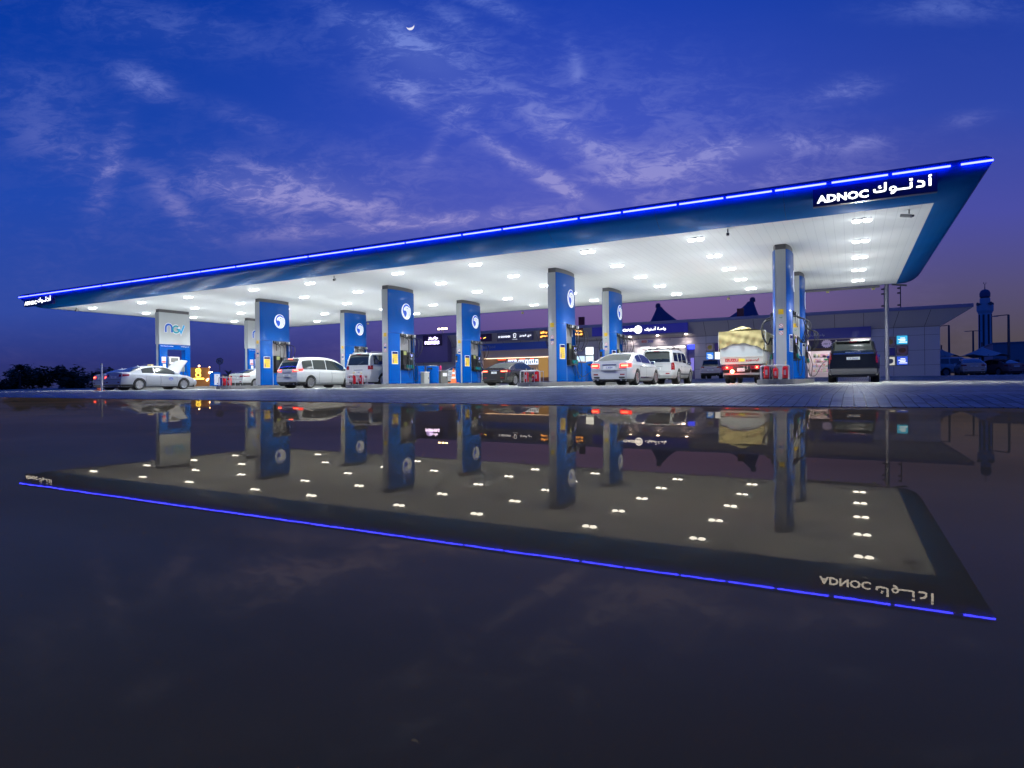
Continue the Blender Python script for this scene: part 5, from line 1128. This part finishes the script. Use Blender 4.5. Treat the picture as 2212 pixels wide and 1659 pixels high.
def red_box(x, z0, label):
    t = thing('rooftop_sign', label, 'rooftop box', (x, 46, 5.83), group='dark red boxes on the shop roof'); mb = MB(); mb.box((0, 0, (z0 - 5.83 + .45)), (.66, .3, .92)); mb.build('box', mat('dark_red_box', (.12, .008, .02), .5), t, bevel=.01)
    mb = MB()
    for s in (-.2, .2): mb.bar((s, 0, 0), (s, 0, z0 - 5.8), .05)
    mb.build('stand', POLE, t)
red_box(-29.6, 6.7, 'dark red box above the shop roof left of the rear pylon'); red_box(-12.2, 6.55, 'dark red box standing in front of the right fabric peak')
# floodlight mast
t = thing('floodlight_mast', 'tall mast with small bright yellow floodlights behind the corner block', 'light mast', (-58.3, 60, 0))
mb = MB(); mb.cyl((0, 0, 0), (0, 0, 8.5), .1, .06); mb.build('pole', POLE, t); mb = MB(); mb.box((0, 0, 8.55), (1.5, .1, .08)); mb.build('crossbar', POLE, t)
for x in (-.65, 0, .65): mb = MB(); mb.box((x, -.1, 8.65), (.34, .2, .2)); mb.build('lamp_head', emit('flood_lit', (1, .8, .45), 14), t)

# ---------------------------------------------------------------- right side: pole, lamps, shades, minaret
t = thing('steel_pole', 'tall grey steel pole standing behind the right rear corner of the canopy', 'pole', (-.45, CD + .3, 0))
mb = MB(); mb.cyl((0, 0, 0), (0, 0, CZ + .45), .1, n=20); mb.build('shaft', POLE, t, smooth=True); mb = MB(); mb.box((0, 0, .03), (.36, .36, .06)); mb.build('base_plate', POLE, t, bevel=.01)
for x, h, lab in ((-1.75, 5.0, 'left'), (-.6, 5.1, 'right')):
    t = thing('camera_mast', '%s of two thin dark masts with small cameras above the shop roof' % lab, 'camera mast', (x + 2.0, BY + .5, 5.84), group='thin camera masts on the shop roof')
    mb = MB(); mb.cyl((0, 0, 0), (0, 0, 1.9), .04); mb.build('mast', DKCAP, t)
    for z in (1.75, 1.35, .35): mb = MB(); mb.box((-.1, 0, z), (.26, .14, .12)); mb.build('camera_head', BLKP, t, bevel=.02)
def lamp_post(x, y, h, label, arms=1):
    t = thing('street_lamp', label, 'street lamp', (x, y, 0), group='unlit street lamps at the right'); mb = MB(); mb.cyl((0, 0, 0), (0, 0, h), .13, .09); mb.build('post', mat('lamp_post_dark', (.10, .09, .09), .6), t)
    for s in ((-1,) if arms == 1 else (-1, 1)): mb = MB(); mb.box((s * .55 if arms == 1 else s * .35, 0, h - .03), (1.1 if arms == 1 else .7, .14, .07), ry=.06 * s); mb.build('lamp_arm', mat('lamp_post_dark', (.1, .09, .09), .6), t); mb = MB(); mb.box((s * (1.0 if arms == 1 else .6), 0, h - .09 if arms == 1 else h - .04), (.5, .2, .06)); mb.build('lamp_head', GREYP, t)
lamp_post(7.05, 60, 5.75, 'unlit street lamp nearest the end of the shop'); lamp_post(10.55, 70, 5.65, 'slim unlit street lamp with twin arms between shop and minaret', 2); lamp_post(10.45, 50, 5.8, 'tall unlit street lamp to the right of the minaret')
def minaret():
    t = thing('minaret', 'dim stone minaret with a domed top and crescent finial', 'minaret', (20.0, 125, 0)); MS = mat('minaret_stone', (.6, .5, .48), .8, var=.1, vscale=.4)
    k = 1.375
    mb = MB(); mb.lathe([(1.12, 0), (1.06, 12.2)], n=8); mb.build('shaft', MS, t)
    mb = MB()
    for a in range(8): an = PI / 8 + a * PI / 4; mb.box((1.02 * math.cos(an), 1.02 * math.sin(an), 7.5), (.07, .28, 8.6), rz=an)
    mb.build('tall_niche', mat('niche_dark', (.07, .05, .05), .8), t)
    mb = MB(); mb.lathe([(1.05, 12.0), (1.25, 12.4), (1.32, 12.6), (1.32, 13.6), (1.2, 13.6), (1.2, 12.9), (0, 12.9)], n=8); mb.build('balcony', MS, t)
    mb = MB(); mb.lathe([(.85, 12.9), (.82, 14.9), (.0, 14.9)], n=16); mb.build('lantern', MS, t, smooth=True)
    mb = MB(); mb.lathe([(0, 14.85), (.72, 14.9), (.72, 15.2), (0, 15.2)], n=16); mb.build('lantern_gap', mat('niche_dark', (.07, .05, .05), .8), t)
    mb = MB(); mb.lathe([(.0, 15.1), (.84, 15.15), (.86, 15.8), (.7, 16.25), (.4, 16.5), (.08, 16.6), (.0, 16.6)], n=20); mb.build('dome', mat('dome_blue', (.10, .10, .17), .6), t, smooth=True)
    mb = MB(); mb.cyl((0, 0, 16.5), (0, 0, 17.6), .09, .04); ribbon(mb, arc(0, 17.75, .2, 120, 400, 12), .07, lambda x, y, d: (x, -d, y)); mb.build('finial', DKCAP, t)
    for a in range(4): an = a * PI / 2 + .5; mb = MB(); mb.cyl((.8 * math.cos(an), .8 * math.sin(an), 13.8), (1.45 * math.cos(an), 1.45 * math.sin(an), 13.8), .08, .32); mb.build('loudspeaker', DKCAP, t)
minaret()
t = thing('low_building', 'long plain low building along the right edge behind the parked cars', 'building', (0, 0, 0)); LW = mat('low_building_wall', (.28, .25, .26), .8, var=.08, vscale=.3)
mb = MB(); mb.prism([(14.8, 85), (15.6, 97), (70, 97), (70, 80)], lambda x, y: (x, y, 0), lambda x, y: (x, y, 4.65 + (x - 14.8) * .012)); mb.build('wall', LW, t)
mb = MB(); mb.prism([(14.7, 84.9), (15.5, 97.2), (70.2, 97.2), (70.2, 79.8)], lambda x, y: (x, y, 4.66 + (x - 14.8) * .012), lambda x, y: (x, y, 4.8 + (x - 14.8) * .012)); mb.build('parapet', LW, t)
for x, z0, z1 in ((15.2, 1.5, 2.6), (15.9, .4, 2.4), (17.4, 1.5, 2.4)): mb = MB(); mb.box((x, 84.75, (z0 + z1) / 2), (.45, .1, z1 - z0)); mb.build('window', mat('niche_dark', (.07, .05, .05), .8), t)
def shade(x, y, tip, edge, l, r, label, d=3.2):
    t = thing('shade_canopy', label, 'shade canopy', (x, y, 0), group='tent shaped parking shades at the right'); rows = []
    for j in range(9):
        f = j / 8; z = tip - (tip - edge) * (f ** .75); row = []
        for a in range(28):
            an = 2 * PI * a / 28; sag = .12 * f * math.cos(4 * an); rr = (r if math.cos(an) > 0 else l); e = 1 + .10 * math.cos(4 * an + PI * 0) * f; row.append((rr * f * e * math.cos(an), d * f * e * math.sin(an), z - sag))
        rows.append(row)
    mb = MB(); mb.grid(rows, closed=True); mb.build('fabric', mat('shade_fabric', (.5, .45, .42), .8), t, smooth=True)
    mb = MB()
    for sx, sy in ((-l, 0), (r, 0), (0, d), (0, -d)): mb.bar((0, 0, edge - .05), (sx * .98, sy * .98, edge - .0), .06)
    mb.build('rib', DKCAP, t); mb = MB(); mb.cyl((0, 0, 0), (0, 0, edge + .1), .09); mb.bar((0, .2, edge), (0, .2, tip + .4), .12); mb.build('column', DKCAP, t)
shade(8.55, 50.5, 3.0, 2.12, 1.75, 1.8, 'larger pale tent shaped shade above the beige parked saloon'); shade(5.6, 52.5, 2.95, 2.2, 1.5, 1.4, 'smaller pale shade close to the end of the shop wall', 2.6)
t = thing('railing', 'dark pedestrian railing near the right edge beyond the paving', 'railing', (0, 0, 0)); mb = MB()
for k in range(12): mb.bar((12.2 + k * .9, 48 - k * .1, .3), (12.2 + k * .9, 48 - k * .1, 1.2), .05)
mb.build('railing_post', DKCAP, t); mb = MB(); mb.bar((12.2, 48, 1.2), (22.2, 46.9, 1.2), .05); mb.bar((12.2, 48, .7), (22.2, 46.9, .7), .04); mb.build('railing_rail', DKCAP, t)

# ---------------------------------------------------------------- left side: trees, road sign, festive lights
def foliage_mat(name, c1, c2):
    m = bpy.data.materials.new(name); m.use_nodes = True; N, L = nodes(m); b = N['Principled BSDF']; oi = N.new('ShaderNodeNewGeometry'); mx = N.new('ShaderNodeMix'); mx.data_type = 'RGBA'
    L.new(oi.outputs['Random Per Island'], mx.inputs[0]); mx.inputs[6].default_value = (*c1, 1); mx.inputs[7].default_value = (*c2, 1); L.new(mx.outputs[2], b.inputs['Base Color']); b.inputs['Roughness'].default_value = .7; return m
LEAF = foliage_mat('tree_leaves', (.025, .04, .02), (.07, .09, .045)); BARK = mat('bark', (.06, .045, .035), .9, bump=.6)
def tree(x, y, h, w, label, seed):
    rnd = random.Random(seed); t = thing('broad_tree', label, 'tree', (x, y, -.15), group='dark trees on the left horizon')
    mb = MB(); mb.cyl((0, 0, 0), (0, 0, h * .45), .16, .1, 8)
    for k in range(5): a = rnd.uniform(0, 6.28); mb.cyl((0, 0, h * rnd.uniform(.25, .42)), (math.cos(a) * w * .3, math.sin(a) * w * .3, h * rnd.uniform(.5, .75)), .07, .03, 6)
    mb.build('trunk', BARK, t); mb = MB()
    cl = [(rnd.uniform(-w * .42, w * .42), rnd.uniform(-w * .3, w * .3), h * rnd.uniform(.1, .80), rnd.uniform(.2, .34) * h) for _ in range(15)]
    for cx, cy, cz_, cr in cl:
        for _ in range(130):
            v = Vector((rnd.gauss(0, 1), rnd.gauss(0, 1), rnd.gauss(0, .8))).normalized() * cr * rnd.uniform(.45, 1.05); p = Vector((cx, cy, cz_)) + v
            if p.z < .1: continue
            sz = rnd.uniform(.2, .42) * (h / 5); q = Matrix.Rotation(rnd.uniform(0, 6.28), 3, 'Z') @ Matrix.Rotation(rnd.uniform(-1.2, 1.2), 3, 'X')
            mb.add([p + q @ Vector(c) * sz for c in ((-1, 0, 0), (0, -.5, .1), (1, 0, 0), (0, .5, .1))], [(0, 1, 2, 3)])
    mb.build('crown', LEAF, t); return t
def palm(x, y, h, sp_, label, seed, name='date_palm', trunk=.22):
    rnd = random.Random(seed); t = thing(name, label, 'palm tree', (x, y, -.1)); mb = MB(); mb.lathe([(trunk * 1.2, 0), (trunk, h * .3), (trunk * .85, h * .9), (trunk * 1.1, h), (0, h + .1)], n=10); mb.build('trunk', BARK, t); mb = MB()
    for k in range(26):
        a = rnd.uniform(0, 6.28); el = rnd.uniform(-.3, 1.25); ln = sp_ * rnd.uniform(.8, 1.1); P = []
        for j in range(8): f = j / 7; e = el - f * f * 1.5; P.append((P[-1] if P else Vector((0, 0, h))) + Vector((math.cos(a) * math.cos(e), math.sin(a) * math.cos(e), math.sin(e))) * (ln / 7))
        for j in range(1, 8):
            d = (P[j] - P[j - 1]).normalized(); sd = d.cross(Vector((0, 0, 1))).normalized()
            for q in range(4):
                p = P[j - 1].lerp(P[j], q / 4)
                for s in (1, -1): l = ln * .22 * (1 - abs(j / 7 - .4)); e = p + sd * s * l + d * l * .6 - Vector((0, 0, l * .35)); mb.add([p - d * .02 * sp_, p + d * .03 * sp_, e], [(0, 1, 2)])
    mb.build('fronds', LEAF, t); return t
palm(-170, 53.3, 4.2, 2.6, 'date palm with spread fronds at the far left', 3)
for k, (y, h, w, lab) in enumerate([(49.0, 3.2, 5.0, 'low dark bush like tree at the left edge'), (55.8, 5.6, 5.0, 'rounded dark tree right of the date palm'), (59.6, 6.2, 5.5, 'tallest dark tree of the left group'), (63.0, 5.8, 5.5, 'broad dark tree in the middle of the left group'), (66.4, 4.8, 4.5, 'dark tree with a flat top left of the far cars'), (69.6, 5.6, 3.6, 'narrow dark tree just left of the silver saloon'), (73.2, 5.6, 4.5, 'dark tree rising behind the silver saloon'), (52.0, 2.8, 5.0, 'low shrub like tree below the date palm'), (77.5, 4.6, 5, 'dark tree mostly hidden behind the taxi'), (44.8, 2.4, 5, 'lowest shrub like tree cut by the left picture edge')]): tree(-172 - (k % 3) * 3, y, h, w * 1.7, lab, 20 + k)
palm(-108, 60.2, 2.3, 1.6, 'small dark palm behind the white saloon on the left', 9, 'small_palm', .15)
t = thing('road_sign', 'round no U turn road sign standing in the dark on the left', 'road sign', (-71.1, 30, 0), .9); mb = MB(); mb.cyl((0, 0, 0), (0, 0, 3.4), .035); mb.build('post', DKCAP, t)
mb = MB(); mb.prism(arc(0, 3.25, .42, 0, 345, 23), lambda x, z: (x, -.04, z), lambda x, z: (x, -.06, z)); d = mb.build('disc', mat('sign_face_grey', (.35, .33, .38), .6), t)
mb = MB(); fr = lambda x, y, dd: (x, -.062 - dd, y); ribbon(mb, arc(0, 3.25, .38, 0, 360, 24), .07, fr, .001); ribbon(mb, [(-.12, 3.08), (-.12, 3.3)] + arc(0, 3.3, .12, 180, 0, 8) + [(.12, 3.1)], .05, fr, .002); ribbon(mb, [(-.26, 3.5), (.26, 3.0)], .06, fr, .003); mb.build('symbol', DKCAP, d)
t = thing('lit_shop_sign', 'yellow neon emblem on a brown lit kiosk with string lights behind the taxi bonnet', 'neon sign', (-75.2, 30, 0), .94)
mb = MB(); mb.box((0, .4, 1.3), (2.6, .5, 2.5)); mb.build('kiosk_wall', mat('kiosk_brown', (.14, .07, .03), .7, emis=(.5, .22, .06), es=.35), t, bevel=.02)
NY = emit('neon_yellow', (1, .72, .08), 5); mb = MB(); fr = lambda x, y, dd: (x, .13 - dd, y)
ribbon(mb, arc(0, 2.15, .26, -90, 250, 14), .1, fr, .0); ribbon(mb, arc(0, 1.6, .26, 90, 430, 14), .1, fr, .003); ribbon(mb, [(-.1, 2.05), (.1, 2.15), (-.08, 2.25)], .07, fr, .006); ribbon(mb, [(-.5, 1.14), (.65, 1.14)], .16, fr, .003); mb.build('neon_emblem', NY, t)
for k, (x, z, s) in enumerate([(.1, 2.75, .09), (1.35, 1.9, .13), (1.0, .95, .1), (1.6, 1.95, .05), (-1.0, 2.4, .04), (1.3, 2.6, .05), (1.15, 1.1, .05), (1.6, 1.2, .05)]): mb = MB(); mb.lathe([(0, -s), (s * .7, -s * .7), (s, 0), (s * .7, s * .7), (0, s)], (x, .0, z), 10); mb.build('string_bulb', emit('bulb_warm', (1, .62, .3), 30), t)
mb = MB(); mb.tube([(-1.2, .05, 2.4), (-.4, .05, 2.6), (.1, .05, 2.82), (1.3, .05, 2.7), (1.4, .05, 1.9), (1.3, .05, 1.0)], .015, 5); mb.build('light_string', DKCAP, t)
t = thing('site_bench', 'grey street bench with pale slats behind the taxi', 'bench', (-50.5, 17, 0)); mb = MB()
for k in range(4): mb.box((0, k * .13, .5), (3.0, .1, .05)); mb.box((0, .55, .62 + k * .12), (3.0, .04, .09))
mb.build('slats', mat('bench_grey', (.3, .3, .32), .6), t); mb = MB()
for x in (-1.3, 1.3): mb.box((x, .25, .25), (.08, .55, .5))
mb.build('bench_leg', DKCAP, t)

# ---------------------------------------------------------------- moon
def moon():
    D = 2600; d = (Fv * 1379.57 + Rv * (886 - 1106) + Uv * (829.5 - 55)).normalized(); pos = CAM + d * D; R = D * 8 / 1379.57
    mb = MB(); out = []
    for k in range(25): a = PI + PI * k / 24 * 1.0; out.append((R * math.cos(a), R * math.sin(a)))
    inn = [(R * math.cos(a), R * math.sin(a) * .50 + .0) for a in [2 * PI - PI * k / 24 for k in range(25)]]
    n = len(out); rot = .25
    def P(q, z): x, y = q; x, y = x * math.cos(rot) - y * math.sin(rot), x * math.sin(rot) + y * math.cos(rot); return pos + Rv * x * .95 + Uv * y * 1.05 + Fv * z
    vs = [P(q, 0) for q in out] + [P(q, 0) for q in inn] + [P((q[0] * .98, q[1] * .98), R * .15) for q in out] + [P((q[0] * .98, q[1] * .98), R * .15) for q in inn]
    inn_i = lambda k: n + (n - 1 - k)
    fs = [(k, k + 1, n + n - 1 - (k + 1), n + n - 1 - k) for k in range(n - 1)]; fs += [tuple(2 * n + i for i in f) for f in fs]; fs += [(k, k + 1, 2 * n + k + 1, 2 * n + k) for k in range(n - 1)] + [(n + k, n + k + 1, 3 * n + k + 1, 3 * n + k) for k in range(n - 1)]
    mb.add(vs, fs); o = mb.build('moon', emit('moon_glow', (.9, .88, 1), .95)); tag(o, 'thin bright crescent moon high in the blue sky', 'moon')
moon()
